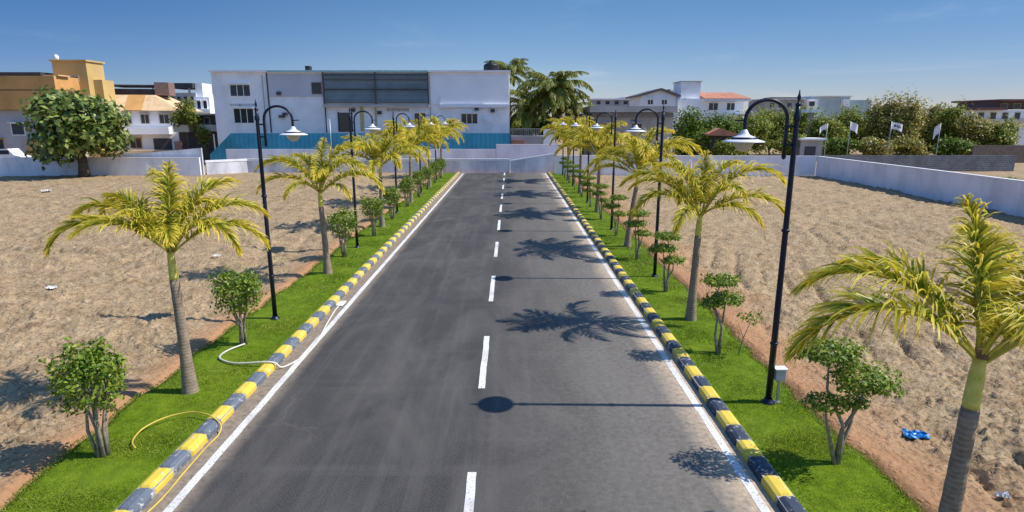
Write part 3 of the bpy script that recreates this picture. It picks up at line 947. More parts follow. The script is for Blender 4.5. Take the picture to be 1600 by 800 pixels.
# gabled house
Y = 105
A = building('gabled_house', 'white house with low grey gable left of the red roofed house', 'house', VX(1000, Y), Y)
w = VX(1054, Y) - VX(1000, Y)
zg, ze = VZ(141, Y), VZ(150, Y)
m = MB(); m.prism([(0, 0), (w, 0), (w, ze), (w * .55, zg), (0, ze)], 0, 10).build('wall', M_pale, A)
m = MB(); m.prism([(-.7, ze - .15), (w * .55, zg + .02), (w + .7, ze - .15), (w + .7, ze + .15), (w * .55, zg + .35), (-.7, ze + .15)], -.6, 10.4).build('roof', plain('roof_slate', (.16, .14, .15)), A)
window(A, w * .2, w * .35, VZ(163, Y), VZ(156, Y), 0, mull=1)
window(A, w * .6, w * .75, VZ(163, Y), VZ(156, Y), 0, mull=1)
# red roofed house
Y = 108
A = building('red_roofed_house', 'white house with terracotta hipped roof and square roof block', 'house', VX(1060, Y), Y)
w = VX(1160, Y) - VX(1060, Y)
ze, zt = VZ(154, Y), VZ(143, Y)
part('wall', M_pale, A, [(0, w, 0, 10, 0, ze)])
xs = VX(1096, Y) - VX(1060, Y)
m = MB()
m.add([(xs, -.9, ze + .003), (w + 1.1, -.9, ze + .003), (w + 1.1, 10.5, ze + .003), (xs, 10.5, ze + .003), (xs, 4, zt), (w - .6, 4, zt), (w - .6, 6, zt), (xs, 6, zt)], [(0, 1, 5, 4), (1, 2, 6, 5), (2, 3, 7, 6), (3, 0, 4, 7), (4, 5, 6, 7), (3, 2, 1, 0)])
m.build('roof', M_terra, A)
part('eave_band', M_cap, A, [(xs, w + .9, -.7, -.003, ze - .5, ze - .004)])
part('roof_block', M_white, A, [(.4, xs - .2, 1, 6, ze + .004, VZ(127, Y))])
part('block_cornice', M_greyw, A, [(.2, xs, .8, 6.2, VZ(127, Y) + .003, VZ(126, Y))])
window(A, w * .46, w * .60, VZ(172, Y), VZ(161, Y), 0, mull=1)
window(A, w * .74, w * .86, VZ(172, Y), VZ(161, Y), 0, mull=1)
part('porch', M_cap, A, [(w * .8, w * 1.2, -2.5, -.1, VZ(181, Y), VZ(178, Y))])
T = thing('roof_tank', 'small dark roof tank left of the square roof block', 'tank', (VX(1052, 103), 107, VZ(151, 107)))
MB().lathe([(0, 0), (.7, 0), (.75, .5), (.7, 1.0), (.3, 1.2), (0, 1.2)], n=14).build('tank_body', M_black, T, True)
# pale mint blocks
Y = 150
A = building('mint_flats', 'wide pale mint flats far behind the big right lamp', 'building', VX(1192, Y), Y)
w = VX(1362, Y) - VX(1192, Y)
part('wall', M_mint, A, [(w * .42, w * .78, 0, 12, 0, VZ(151, Y)), (w * .78 + .01, w, 1, 12, 0, VZ(156, Y))])
part('left_wing', M_greyw, A, [(0, w * .41, 0, 10, 0, VZ(156, Y))])
part('roof_slab', M_cap, A, [(-.5, w * .36, -.8, 10, VZ(155.5, Y), VZ(154, Y)), (w * .42, w * .79, -.6, 12.3, VZ(151, Y) + .01, VZ(149.7, Y))])
part('roof_awning', M_dkroof, A, [(w * .05, w * .3, -.5, 4, VZ(154, Y) + .01, VZ(152, Y))])
part('stair_block', M_pale, A, [(w * .70, w * .76, -1, 2, VZ(166, Y), VZ(155, Y))])
part('front_bay', M_pale, A, [(w * .36, w * .46, -1.6, -.01, 0, VZ(155, Y))])
window(A, w * .38, w * .43, VZ(166, Y), VZ(159, Y), -1.6, M_shade, mull=0)
for c_ in range(4): window(A, w * (.05 + c_ * .08), w * (.09 + c_ * .08), VZ(168, Y), VZ(161, Y), 0, M_greyw, mull=0, sill=False)
T = building('water_tower', 'slim pale concrete pylon with wide cap amid the right trees', 'tower', VX(1266, 95), 95)
part('shaft', M_greyw, T, [(-.35, .35, -.35, .35, 0, VZ(176, 95))])
part('cap', M_pale, T, [(-1.1, 1.1, -.9, .9, VZ(176, 95) + .003, VZ(171, 95))])
# villa far right
Y = 112
A = building('maroon_roofed_villa', 'grey and white villa with stepped maroon roofs at the right edge', 'house', VX(1522, Y), Y)
part('wall', M_pale, A, [(0, 18, 0, 12, 0, VZ(172, Y))])
part('upper_storey', plain('maroon_wall', (.22, .14, .12)), A, [(4.4, 18, 1.5, 11, VZ(172, Y) + .3, VZ(158, Y))])
part('roof', plain('maroon_tiles', (.20, .09, .075)), A, [(-.8, 5, -1, 12, VZ(172, Y) + .003, VZ(168, Y)), (4, 18.4, -.6, 12.2, VZ(158, Y) + .004, VZ(155, Y))])
part('balcony', M_cream, A, [(.3, 9, -1.4, -.003, VZ(192, Y), VZ(186, Y))])
for c_ in range(5): window(A, .6 + c_ * 2.2, 1.6 + c_ * 2.2, VZ(186, Y), VZ(176, Y), 0, M_cream, mull=0, sill=False)
for c_ in range(3): window(A, 5.6 + c_ * 2.4, 6.8 + c_ * 2.4, VZ(169, Y), VZ(162, Y), 1.5, M_cream, mull=0, sill=False)
# low sheds at the foot of the right trees
Y = 82
A = building('tiled_shed', 'low shed with thin terracotta roof among the right palms', 'shed', VX(1112, Y), Y)
w = VX(1152, Y) - VX(1112, Y)
part('wall', plain('dark_brown_wall', (.10, .085, .07), .9), A, [(0, w, 0, 4, 0, VZ(213, Y))])
m = MB(); m.prism([(-.5, VZ(209, Y)), (w * .3, VZ(200, Y)), (w + .6, VZ(211, Y)), (w + .6, VZ(213, Y)), (-.5, VZ(211.5, Y))], -.6, 1.2).build('roof', M_terra, A)
part('door', M_cream, A, [(w * .6, w * .75, -.06, -.004, 0, 1.9)])
Y = 84
A = building('garden_shed', 'low pale flat roofed shed left of the four flags', 'shed', VX(1255, Y), Y)
w = VX(1290, Y) - VX(1255, Y)
part('wall', M_greyw, A, [(0, w, 0, 3, 0, VZ(219, Y))])
part('roof_slab', M_cap, A, [(-.3, w + .3, -.5, 3.3, VZ(219, Y) + .003, VZ(216, Y))])
part('opening', M_shut, A, [(w * .2, w * .7, -.05, -.004, .2, 1.9)])
# white car beyond the left wall
C = thing('parked_car', 'white parked car showing over the wall at the left edge', 'car', (VX(4, 74), 74, 0))
m = MB()
side = [(-2.1, .35), (-2.1, .95), (-1.5, 1.1), (-.9, 1.62), (.6, 1.68), (1.25, 1.1), (2.0, .95), (2.1, .35)]
m.prism([(x, z * 1.25) for x, z in side], -.85, .85).build('body', M_shade, C)
part('side_window', M_gls, C, [(-1.0, .75, -.87, -.853, 1.45, 1.93)])
for x in (-1.3, 1.3):
    w_ = MB(); w_.tube([(x, -.9, .4), (x, -.6, .4)], .38, 14); w_.build('wheel', M_black, C)

# ================================================================ TREES
def tree(name, label, x, y, h, rad, kind, n, size, group=None, clumps=9, trunk_r=.18, z_low=.25, seed=0, lump=.25, sparse=False, aspect=.55, jit=.8):
    r = np.random.default_rng(seed + 100)
    T = thing(name, label, 'tree', (x, y, 0), 0, group)
    Ps, Ns = [], []
    rx, ry, rz = rad
    cz = h - rz
    limbs = []
    for k in range(clumps):
        d = r.normal(0, 1, 3)
        d /= np.linalg.norm(d)
        f = r.uniform(.3, .68)
        c = (d[0] * rx * f, d[1] * ry * f, cz + d[2] * rz * f)
        s = r.uniform(.36, .56)
        P, D = blob_points(c, (rx * s, ry * s, rz * s * .85), n // clumps, r, .35 if not sparse else .05, lump)
        Ps.append(P); Ns.append(D + np.array([.1, 0, .6]))
        limbs.append(c)
    P, D = np.concatenate(Ps), np.concatenate(Ns)
    keep = P[:, 2] > h * z_low * .5
    v, uv = leaves(P[keep], D[keep], size, aspect, jit, r)
    link('crown', quads_mesh('crown', M_mass[kind], v, 4, uv, LEAF_F), T)
    m = MB()
    fork = max(.6, cz - rz * .7)
    m.tube([(0, 0, -.3), (.03, 0, fork * .5), (0, .05, fork)], [trunk_r * 1.4, trunk_r, trunk_r * .9], 8)
    for c in limbs[:6]:
        m.tube([(0, 0, fork - .05), (c[0] * .4, c[1] * .4, fork + (c[2] - fork) * .55), tuple(c)], [trunk_r * .7, trunk_r * .4, trunk_r * .12], 6)
    m.build('trunk', M_dbark, T, True)
    return T
# round tree in front of the left wall
tree('round_tree', 'dense round glossy leaved tree standing before the wall on the left plot', -41.7, 59.3, VZ(126, 59.3), (5.7, 5.0, 4.15), 'round', 6800, .62, clumps=22, trunk_r=.42, seed=2, lump=.12, aspect=.6, jit=.55)
tree('bush', 'small green creeper bush between the villa and the balcony house', VX(290, 83), 83, VZ(152, 83), (2.0, 1.4, 2.6), 'mid', 1500, .35, seed=3, clumps=6)
tree('bush', 'trailing green creeper over the balcony house front', VX(316, 82), 82, VZ(178, 82), (1.3, .8, 2.2), 'mid', 1100, .3, seed=4, clumps=6)
right_trees = [
    (1082, 158, 42, 88, 'dark', 'dark dense tree in front of the red roofed house'),
    (1128, 172, 40, 90, 'dark', 'dark tree under the terracotta roof, right of the shed'),
    (1172, 174, 36, 92, 'mid', 'bright tree directly left of the big right lamp shade'),
    (1206, 168, 36, 96, 'mid', 'leafy tree framed by the arch of the big right lamp'),
    (1250, 172, 34, 99, 'mid', 'green tree immediately right of the big right lamp pole'),
    (1292, 176, 34, 92, 'mid', 'green tree behind the leftmost flag'),
    (1330, 172, 34, 96, 'mid', 'rounded tree behind the second flag from the left'),
    (1368, 160, 38, 97, 'olive', 'olive tree between the second and third flags'),
    (1408, 155, 40, 94, 'olive', 'tallest olive tree, behind the third flag'),
    (1447, 153, 38, 98, 'olive', 'feathery olive tree left of the rightmost flag'),
    (1486, 174, 34, 95, 'mid', 'green tree just right of the rightmost flag'),
    (1524, 186, 34, 92, 'olive', 'low olive tree in front of the maroon roofed villa'),
    (1566, 198, 36, 90, 'mid', 'low green tree nearest the right edge of the far tree row'),
    (1110, 200, 30, 84, 'dark', 'low dark bushy tree behind the second right palm'),
]
for i, (px, pt, wp, Y, kd, lb) in enumerate(right_trees):
    s = Y / FPX
    h = VZ(pt - (13 if px > 1360 else 6), Y)
    tree('broadleaf_tree' if kd != 'olive' else 'feathery_tree', lb, VX(px, Y), Y, h, (wp * s, wp * s * .8, h * .56), kd, 9500, .40, 'trees beyond the right wall', clumps=16, seed=20 + i, z_low=.05, sparse=True, lump=.5, trunk_r=.16)
low = [(1145, 205, 30, 80, 'mid', 'low bush behind the wall below the big right lamp'), (1235, 205, 34, 86, 'mid', 'low bush just right of the big right lamp pole'),
       (1320, 208, 32, 84, 'dark', 'low dark bush between the two left flags'), (1370, 206, 34, 84, 'olive', 'low olive bush between the second and third flags'),
       (1430, 204, 36, 85, 'olive', 'low olive bush between the two right flags'), (1490, 206, 34, 84, 'dark', 'low dark bush right of the rightmost flag')]
for i, (px, pt, wp, Y, kd, lb) in enumerate(low):
    s = Y / FPX
    h = VZ(pt, Y)
    tree('bush', lb, VX(px, Y), Y, h, (wp * s, 2.2, h * .55), kd, 2600, .42, 'bushes behind the grey block wall', clumps=9, seed=60 + i, z_low=0, trunk_r=.08)
tree('bush', 'bright green bush peeping over the right wall at the right edge', VX(1590, 50), 50, VZ(270, 50), (1.8, 1.5, .8), 'mid', 1200, .2, clumps=5, seed=80, z_low=0, trunk_r=.05)
tree('bush', 'broad dark bush at the foot of the big full coconut palm', VX(852, 84), 84, VZ(168, 84), (3.6, 2, 3.0), 'dark', 3200, .36, clumps=10, seed=82, z_low=0)
tree('bush', 'green bush tight against the white building corner under the palms', VX(815, 85), 85, VZ(172, 85), (2.6, 2, 2.6), 'mid', 2200, .36, clumps=8, seed=83, z_low=0)
tree('bush', 'dark bush between the coconut palms and the concrete shed', VX(912, 78), 78, VZ(176, 78), (2.4, 2, 2.6), 'dark', 1500, .35, clumps=7, seed=81)

# far woods along the horizon, one mass
nfw = 15000
fx_ = rng.uniform(-330, 330, nfw)
fy_ = rng.uniform(235, 300, nfw)
fh_ = 2.5 + 5.5 * fbm(fx_ * .035, fy_ * .02, 4, 90)
fP = np.stack([fx_, fy_, fh_ * rng.uniform(.05, 1, nfw) ** .6], 1)
fN = np.tile(np.array([.2, -.6, .6]), (nfw, 1))
v_, uv_ = leaves(fP, fN, 2.4, .7, .8)
tag(link('distant_woods', quads_mesh('distant_woods', M_mass['dark'], v_, 4, uv_, LEAF_F)), 'dark green belt of far off trees along the horizon', 'woods', kind='stuff')
# ---------------------------------------------------------------- palms
def frond_mesh(name, L, e0, e1, ll, n=46, seed=0, mat=M_frond, w=.036, plume=(8, 55), droop=.55, pw=1.25, petiole=.10, sway=0):
    r = np.random.default_rng(seed)
    N = 40
    s = np.linspace(0, 1, N + 1)
    th = R(e0) + (R(e1) - R(e0)) * s ** pw
    dx, dz = np.cos(th) * L / N, np.sin(th) * L / N
    X = np.concatenate([[0], np.cumsum(dx[:-1])])
    Z = np.concatenate([[0], np.cumsum(dz[:-1])])
    Yy = sway * s ** 2 * L
    mb = MB()
    idx = list(range(0, N + 1, 3))
    mb.tube([(X[i], Yy[i], Z[i]) for i in idx], [.026 * (L / 2) ** .5 * (1 - .85 * s[i]) for i in idx], 5, 1)
    VS, UV = [], []
    seg = 4
    for sd in (-1, 1):
        sv = petiole + (1 - petiole) * (np.arange(n) + r.uniform(0, .8, n)) / n
        for q in sv:
            q = min(q, .995)
            px, py, pz = np.interp(q, s, X), np.interp(q, s, Yy), np.interp(q, s, Z)
            t_ = np.interp(q, s, th)
            t = np.array([math.cos(t_), 0, math.sin(t_)])
            nrm = np.array([-math.sin(t_), 0, math.cos(t_)])
            side = np.array([0, sd, 0.0])
            prof = min(1, .45 + 2.2 * (q - petiole)) * (1 - .72 * max(0, (q - .55) / .45) ** 1.4)
            ln = ll * prof * r.uniform(.82, 1.12)
            a = R(62 - 34 * q + r.normal(0, 7))
            v = R(r.uniform(*plume))
            d = math.cos(a) * t + math.sin(a) * (math.cos(v) * side + math.sin(v) * nrm)
            wv = np.cross(d, np.cross(t, d)); 
            wv = wv / (np.linalg.norm(wv) + 1e-9)
            wv = wv * .75 + np.cross(d, wv) * r.uniform(-.6, .6)
            ww = w * r.uniform(.8, 1.2)
            p = np.array([px, py, pz])
            rv = r.uniform() * .75 + .25 * (q > .8) * r.uniform()
            drp = droop * r.uniform(.7, 1.35)
            for k in range(seg + 1):
                f = k / seg
                wk = ww * (.55, 1, .95, .65, .08)[k]
                VS.append((p + wv * wk * .5, p - wv * wk * .5))
                UV.append((f * (.75 + .25 * q), rv))
                if k < seg:
                    dd = d + np.array([0, 0, -1]) * drp * (f + .12) ** 1.2 * 1.35
                    dd /= np.linalg.norm(dd)
                    p = p + dd * ln / seg
    nl = len(VS) // (seg + 1)
    verts, faces, uvs = [], [], []
    for i in range(nl):
        b = i * (seg + 1)
        for k in range(seg + 1):
            verts += [VS[b + k][0], VS[b + k][1]]
            uvs += [UV[b + k], UV[b + k]]
        for k in range(seg):
            j = 2 * (b + k)
            faces.append((j, j + 1, j + 3, j + 2))
    mb.add(verts, faces, 0, uvs)
    return mb.mesh(name, [mat, M_rachis])

FV = {}
kinds = {  # length, start angle, end angle, leaflet length
    'spear': (1.75, 86, 56, .44), 'up': (2.1, 72, -8, .54), 'high': (2.3, 58, -48, .54), 'arch': (2.3, 42, -70, .52),
    'low': (2.15, 28, -66, .44), 'hang': (1.7, 26, -72, .42)}
for kn, (L, a, b, ll) in kinds.items():
    for v in range(3):
        FV[kn, v] = frond_mesh('frond', L * (1 + .06 * (v - 1)), a + 4 * (v - 1), b + 5 * (1 - v), ll * 1.14, 80, seed=len(FV) + 5, sway=.05 * (v - 1), w=.037, plume=(10, 74), droop=1.0, petiole=.17, pw=1.7)

def palm_mesh_trunk(h, lean, r0=.17, r1=.085):
    m = MB()
    pts, rad = [], []
    for k in range(19):
        f = k / 18
        pts.append((lean[0] * f ** 1.5, lean[1] * f ** 1.5, -.1 + (h + .1) * f))
        rad.append(r1 + (r0 - r1) * math.exp(-f * 4.2) + (.004 if k % 2 else 0) + .012 * (1 - f))
    m.tube(pts, rad, 14)
    return m
def palm(label, x, y, h, fronds, lean=(0, 0), seed=0, shaft=.58, group='palms along the road', sc=1.0):
    T = thing('palm_tree', label, 'palm', (x, y, .06), 0, group)
    hs = h - shaft
    palm_mesh_trunk(hs, lean).build('trunk', M_trunk, T, True)
    m = MB()
    a = Vector((lean[0], lean[1], hs))
    pts = [tuple(a + Vector((lean[0] * .25 * f, lean[1] * .25 * f, shaft * 1.12 * f))) for f in (-.03, .1, .45, .8, 1)]
    m.tube(pts, [.080, .086, .078, .062, .045], 12)
    m.build('crownshaft', M_shaft, T, True)
    m = MB()
    m.tube([tuple(a + Vector((0, 0, shaft * 1.0))), tuple(a + Vector((lean[0] * .3, 0, shaft * 1.16)))], [.078, .060], 12)
    m.build('fibre_collar', M_fibre, T, True)
    r = random.Random(seed)
    top = (pts[3][0], pts[3][1], pts[3][2] + .02)
    for (kn, az, v, s) in fronds:
        o = link('frond', FV[kn, v], T, (top[0] + .04 * math.cos(R(az)), top[1] + .04 * math.sin(R(az)), top[2] + r.uniform(-.05, .08)))
        o.rotation_euler = (R(r.uniform(-10, 10)), 0, R(az))
        o.scale = (s * sc, s * sc, s * sc)
    return T
# azimuth: 0 = to the right, 90 = away from the viewer, 180 = left, 270 = toward the viewer
L1 = [('spear', 118, 1, .95), ('up', 168, 0, .85), ('high', 176, 1, .92), ('arch', 196, 2, .92), ('high', 20, 1, .9), ('arch', 335, 2, .82), ('up', 55, 1, .95),
      ('high', 232, 0, .8), ('up', 262, 1, .62), ('up', 128, 2, .95), ('high', 305, 0, .66), ('high', 88, 0, .9), ('high', 150, 2, .9), ('arch', 12, 1, .85)]
R0 = [('spear', 95, 1, .98), ('arch', 184, 1, 1.05), ('high', 172, 0, 1.0), ('up', 62, 0, .95), ('high', 25, 1, 1.0), ('arch', 350, 2, 1.0), ('high', 240, 2, .62),
      ('up', 275, 0, .55), ('high', 118, 1, .9), ('high', 50, 2, .95), ('high', 318, 2, .62), ('arch', 8, 1, .95)]
R1 = [('spear', 80, 0, .95), ('high', 178, 1, 1.0), ('arch', 202, 1, .95), ('high', 4, 2, 1.08), ('arch', 346, 0, 1.0), ('up', 30, 1, .95), ('up', 135, 1, .9),
      ('high', 285, 2, .75), ('low', 312, 1, .8), ('low', 238, 0, .9), ('arch', 90, 1, .9), ('up', 195, 2, .9), ('high', 155, 1, .9)]
L2 = [('spear', 90, 2, .95), ('high', 170, 1, 1.0), ('high', 188, 2, .95), ('arch', 200, 0, .95), ('arch', 352, 1, 1.05), ('up', 20, 2, .95), ('high', 280, 1, .75), ('up', 150, 0, .9), ('high', 340, 2, .95),
      ('low', 240, 2, .7), ('up', 130, 0, .9), ('high', 55, 1, .9), ('low', 320, 2, .75)]
def rnd_fronds(seed):
    r = random.Random(seed)
    out = [('spear', r.uniform(0, 360), r.randrange(3), .95)]
    a = r.uniform(0, 360)
    for k, kn in enumerate(('up', 'up', 'high', 'high', 'arch', 'high', 'arch', 'high', 'arch', 'high', 'up', 'low', 'arch', 'high')):
        a += 137.5
        out.append((kn, a + r.uniform(-15, 15), r.randrange(3), r.uniform(.85, 1.05)))
    return out
pl = [(-6.54, 11.4, 'nearest palm on the left lawn with a broad drooping yellow crown'),
      (-6.60, 21.1, 'second palm on the left lawn, just past the first left lamp'),
      (-6.65, 30.8, 'third palm on the left lawn, just past the second left lamp'),
      (-6.70, 40.4, 'fourth palm on the left lawn, just past the third left lamp'),
      (-6.72, 50.2, 'fifth palm on the left lawn, just past the fourth left lamp'),
      (-6.75, 59.4, 'farthest palm on the left lawn, close to the road end wall')]
pr_ = [(4.97, 6.0, 'largest and nearest palm, cut by the right edge of the picture'),
       (5.00, 15.9, 'second palm on the right lawn, full crown beside the round pruned shrub'),
       (5.12, 25.8, 'third palm on the right lawn, with a slightly bent trunk'),
       (5.20, 35.8, 'fourth palm on the right lawn, past the third right lamp'),
       (5.25, 45.5, 'fifth palm on the right lawn, past the fourth right lamp'),
       (5.28, 55.3, 'farthest palm on the right lawn near the road end wall')]
for i, (x, y, lb) in enumerate(pl):
    palm(lb, x, y, 2.95 + (0, .05, .2, .4, .6, .65)[i], (L1, L2)[i] if i < 2 else rnd_fronds(30 + i), ((-.04, 0), (-.08, .0), (.03, 0), (.05, 0), (0, 0), (0, 0))[i], i, .56, 'palms on the left lawn', (1.04, 1.1, 1.28, 1.38, 1.42, 1.45)[i])
for i, (x, y, lb) in enumerate(pr_):
    palm(lb, x, y, 3.0 + (-.03, -.03, .2, .35, .5, .6)[i], (R0, R1)[i] if i < 2 else rnd_fronds(50 + i), ((.03, 0), (.05, 0), (.28, 0), (.05, 0), (0, 0), (0, 0))[i], 10 + i, .58, 'palms on the right lawn', (1.0, 1.1, 1.28, 1.38, 1.42, 1.45)[i])

# coconut palms beside the white building
CV = [frond_mesh('frond', L, a, b, 1.05, 60, seed=90 + i, mat=M_coco, w=.12, plume=(-25, 20), droop=1.3, petiole=.15)
      for i, (L, a, b) in enumerate([(4.6, 70, -25), (5.0, 48, -60), (4.8, 25, -75), (4.2, 0, -85)])]
def coconut(label, x, y, h, seed, lean, n=24, sc=1.0):
    T = thing('coconut_palm', label, 'palm', (x, y, 0), 0, 'coconut palms beside the white building')
    m = MB()
    m.tube([(lean * (k / 8) ** 1.6, 0, -.1 + h * k / 8) for k in range(9)], [.24 - .1 * k / 8 for k in range(9)], 10)
    m.build('trunk', M_trunk, T, True)
    r = random.Random(seed)
    a = 0
    for k in range(n):
        a += 137.5
        o = link('frond', CV[min(3, int(k * 4 / n))], T, (lean, 0, h - .1))
        o.rotation_euler = (R(r.uniform(-15, 15)), 0, R(a + r.uniform(-20, 20)))
        s = r.uniform(.8, 1.05) * sc
        o.scale = (s, s, s)
coconut('big full coconut palm in the middle of the clump right of the white building', VX(862, 79), 79, VZ(143, 79), 1, .3, 50, 1.22)
coconut('coconut palm half hidden behind the white building roof and tank', VX(800, 90), 90, VZ(116, 90), 2, -.6, 36, 1.0)
coconut('shorter coconut palm tight against the white building side', VX(822, 80), 80, VZ(168, 80), 3, .4, 36, 1.1)
coconut('shorter coconut palm at the right of the clump', VX(890, 82), 82, VZ(172, 82), 4, -.3, 30, .95)

# ================================================================ SHRUBS
def bush_left(label, x, y, seed, h=2.05, w=.68, n=1500, openness=0, lf=.085):
    r = np.random.default_rng(seed)
    T = thing('round_shrub', label, 'shrub', (x, y, .06), 0, 'shrubs on the left lawn')
    m = MB()
    tips = []
    zc = h * .66
    for k in range(6):
        a = 2 * PI * k / 6 + r.uniform(-.4, .4)
        b = (.07 * math.cos(a), .07 * math.sin(a), -.05)
        q = (.09 * math.cos(a) + r.normal(0, .03), .09 * math.sin(a) + r.normal(0, .03), h * .25)
        e = (w * .26 * math.cos(a) + r.normal(0, .02), w * .26 * math.sin(a), h * .46)
        t = (w * .6 * math.cos(a + .3), w * .6 * math.sin(a + .3), h * .72 + r.normal(0, .08))
        m.tube([b, q, e, t], [.032, .027, .019, .008], 7)
        tips.append(t)
        for j in range(2):
            c = (e[0] + r.normal(0, .18), e[1] + r.normal(0, .18), h * r.uniform(.7, .92))
            m.tube([e, ((e[0] + c[0]) / 2 + .02, (e[1] + c[1]) / 2, (e[2] + c[2]) / 2 + .03), c], [.014, .010, .004], 5)
            tips.append(c)
    m.build('stems', M_stem, T, True)
    Ps, Ns = [], []
    P, D = blob_points((0, 0, zc), (w * .92, w * .92, h * .28), int(n * .6), r, .5, .14)
    Ps.append(P); Ns.append(D)
    for t in tips:
        P, D = blob_points(t, (w * .36, w * .36, .22), int(n * .5 / len(tips)), r, .2, .2)
        Ps.append(P); Ns.append(D + np.array([0, 0, .4]))
    P, D = np.concatenate(Ps), np.concatenate(Ns)
    v, uv = leaves(P, D, lf, .55, .7, r)
    link('foliage', quads_mesh('foliage', M_green, v, 4, uv, LEAF_F), T)
    return T
for i, (x, y, h, w, lb) in enumerate([
        (-6.74, 9.0, 2.05, .56, 'nearest round leafy shrub with many pale stems at lower left'),
        (-6.58, 14.0, 2.05, .62, 'second left shrub, airy, at the end of the white hose'),
        (-6.72, 23.8, 2.05, .66, 'left shrub just before the second left lamp'),
        (-6.50, 28.2, 2.05, .62, 'left shrub between the second left lamp and the third palm'),
        (-6.6, 33.3, 1.9, .6, 'left shrub just past the third left palm'),
        (-6.6, 38.2, 1.95, .62, 'left shrub just before the fourth left palm'),
        (-6.6, 43.2, 2.0, .62, 'left shrub just before the fourth left lamp'),
        (-6.6, 47.9, 2.0, .62, 'left shrub just before the fifth left palm'),
        (-6.6, 52.8, 2.0, .62, 'left shrub just before the farthest left lamp'),
        (-6.6, 57.4, 2.0, .62, 'farthest left shrub beside the road end')]):
    bush_left(lb, x, y, 200 + i, h, w, 2300 if i < 2 else 1500, lf=.085 if i < 2 else .10)

def cloud_shrub(label, x, y, pads, seed, forks=None, lf=.06):
    """pads: (dx, dy, z, rx, rz)"""
    r = np.random.default_rng(seed)
    T = thing('pruned_shrub', label, 'shrub', (x, y, .06), 0, 'cloud pruned shrubs on the right lawn')
    m = MB()
    Ps, Ns = [], []
    for k, (dx, dy, z, rx, rz) in enumerate(pads):
        bx, by = .05 * math.cos(k * 2.1), .05 * math.sin(k * 2.1)
        mid = (bx + dx * .25 + r.normal(0, .04), by + r.normal(0, .04), z * .38)
        m2 = (dx * .6 + r.normal(0, .07), dy * .6 + r.normal(0, .05), z * .7)
        end = (dx, dy, z - rz * .3)
        m.tube([(bx * .5, by * .5, -.05), mid, m2, end], [.042, .032, .023, .012], 8)
        for j in range(4):
            a = j * 1.57 + r.uniform(0, 1)
            m.tube([m2, end, (dx + rx * .55 * math.cos(a), dy + rx * .55 * math.sin(a), z)], [.014, .011, .004], 5)
        nn = int(1500 * rx * rx / .25 * (.06 / lf) ** 2)
        P, D = blob_points((dx, dy, z), (rx, rx * .85, rz), nn, r, .45, .2, .35)
        Ps.append(P); Ns.append(D + np.array([0, 0, .5]))
    m.build('stems', M_stem, T, True)
    P, D = np.concatenate(Ps), np.concatenate(Ns)
    v, uv = leaves(P, D, lf, .6, .6, r)
    link('foliage', quads_mesh('foliage', M_green, v, 4, uv, LEAF_F), T)
cloud_shrub('nearest pruned shrub with three leafy pads at lower right', 5.25, 8.72,
            [(-.26, .1, 1.90, .56, .20), (.26, -.05, 1.50, .56, .24), (-.34, -.1, 1.14, .34, .15), (.22, .1, 1.06, .26, .12)], 301, lf=.07)
cloud_shrub('second right pruned shrub with two stacked pads right of the second palm', 4.94, 13.45,
            [(-.06, 0, 1.80, .47, .16), (.10, .05, 1.36, .44, .17), (-.24, -.05, 1.26, .30, .13)], 302, lf=.075)
lbs = ['third right pruned shrub, three thin tiers, just before the second right lamp', 'right pruned shrub just before the third palm',
       'right pruned shrub just before the third right lamp', 'right pruned shrub just before the fourth palm', 'right pruned shrub just before the fourth right lamp',
       'right pruned shrub just before the fifth palm', 'right pruned shrub just before the fifth right lamp', 'right pruned shrub just before the farthest palm',
       'farthest right pruned shrub beside the road end']
for i, y in enumerate((18.65, 23.3, 28.3, 33.2, 38.0, 43.0, 48.0, 52.8, 57.6)):
    r = random.Random(400 + i)
    pads = [(r.uniform(-.1, .1), 0, 1.85, .46, .15), (r.uniform(-.25, .1), .05, 1.45, .48, .15), (r.uniform(-.1, .25), -.05, 1.08, .40, .15)]
    cloud_shrub(lbs[i], 5.0 + .02 * i, y, pads, 310 + i, lf=.085)

T = thing('sapling', 'thin sapling with few leaves beside the second pruned shrub', 'sapling', (5.35, 13.3, .06))
m = MB(); m.tube([(0, 0, -.05), (.1, 0, .45), (.28, .02, .95)], [.016, .012, .005], 6); m.tube([(.1, 0, .45), (-.02, .05, .8)], [.009, .004], 5)
m.build('stem', M_stem, T, True)
P, D = blob_points((.25, 0, .95), (.3, .25, .15), 70); v, uv = leaves(P, D, .09)
link('foliage', quads_mesh('foliage', M_green, v, 4, uv, LEAF_F), T)

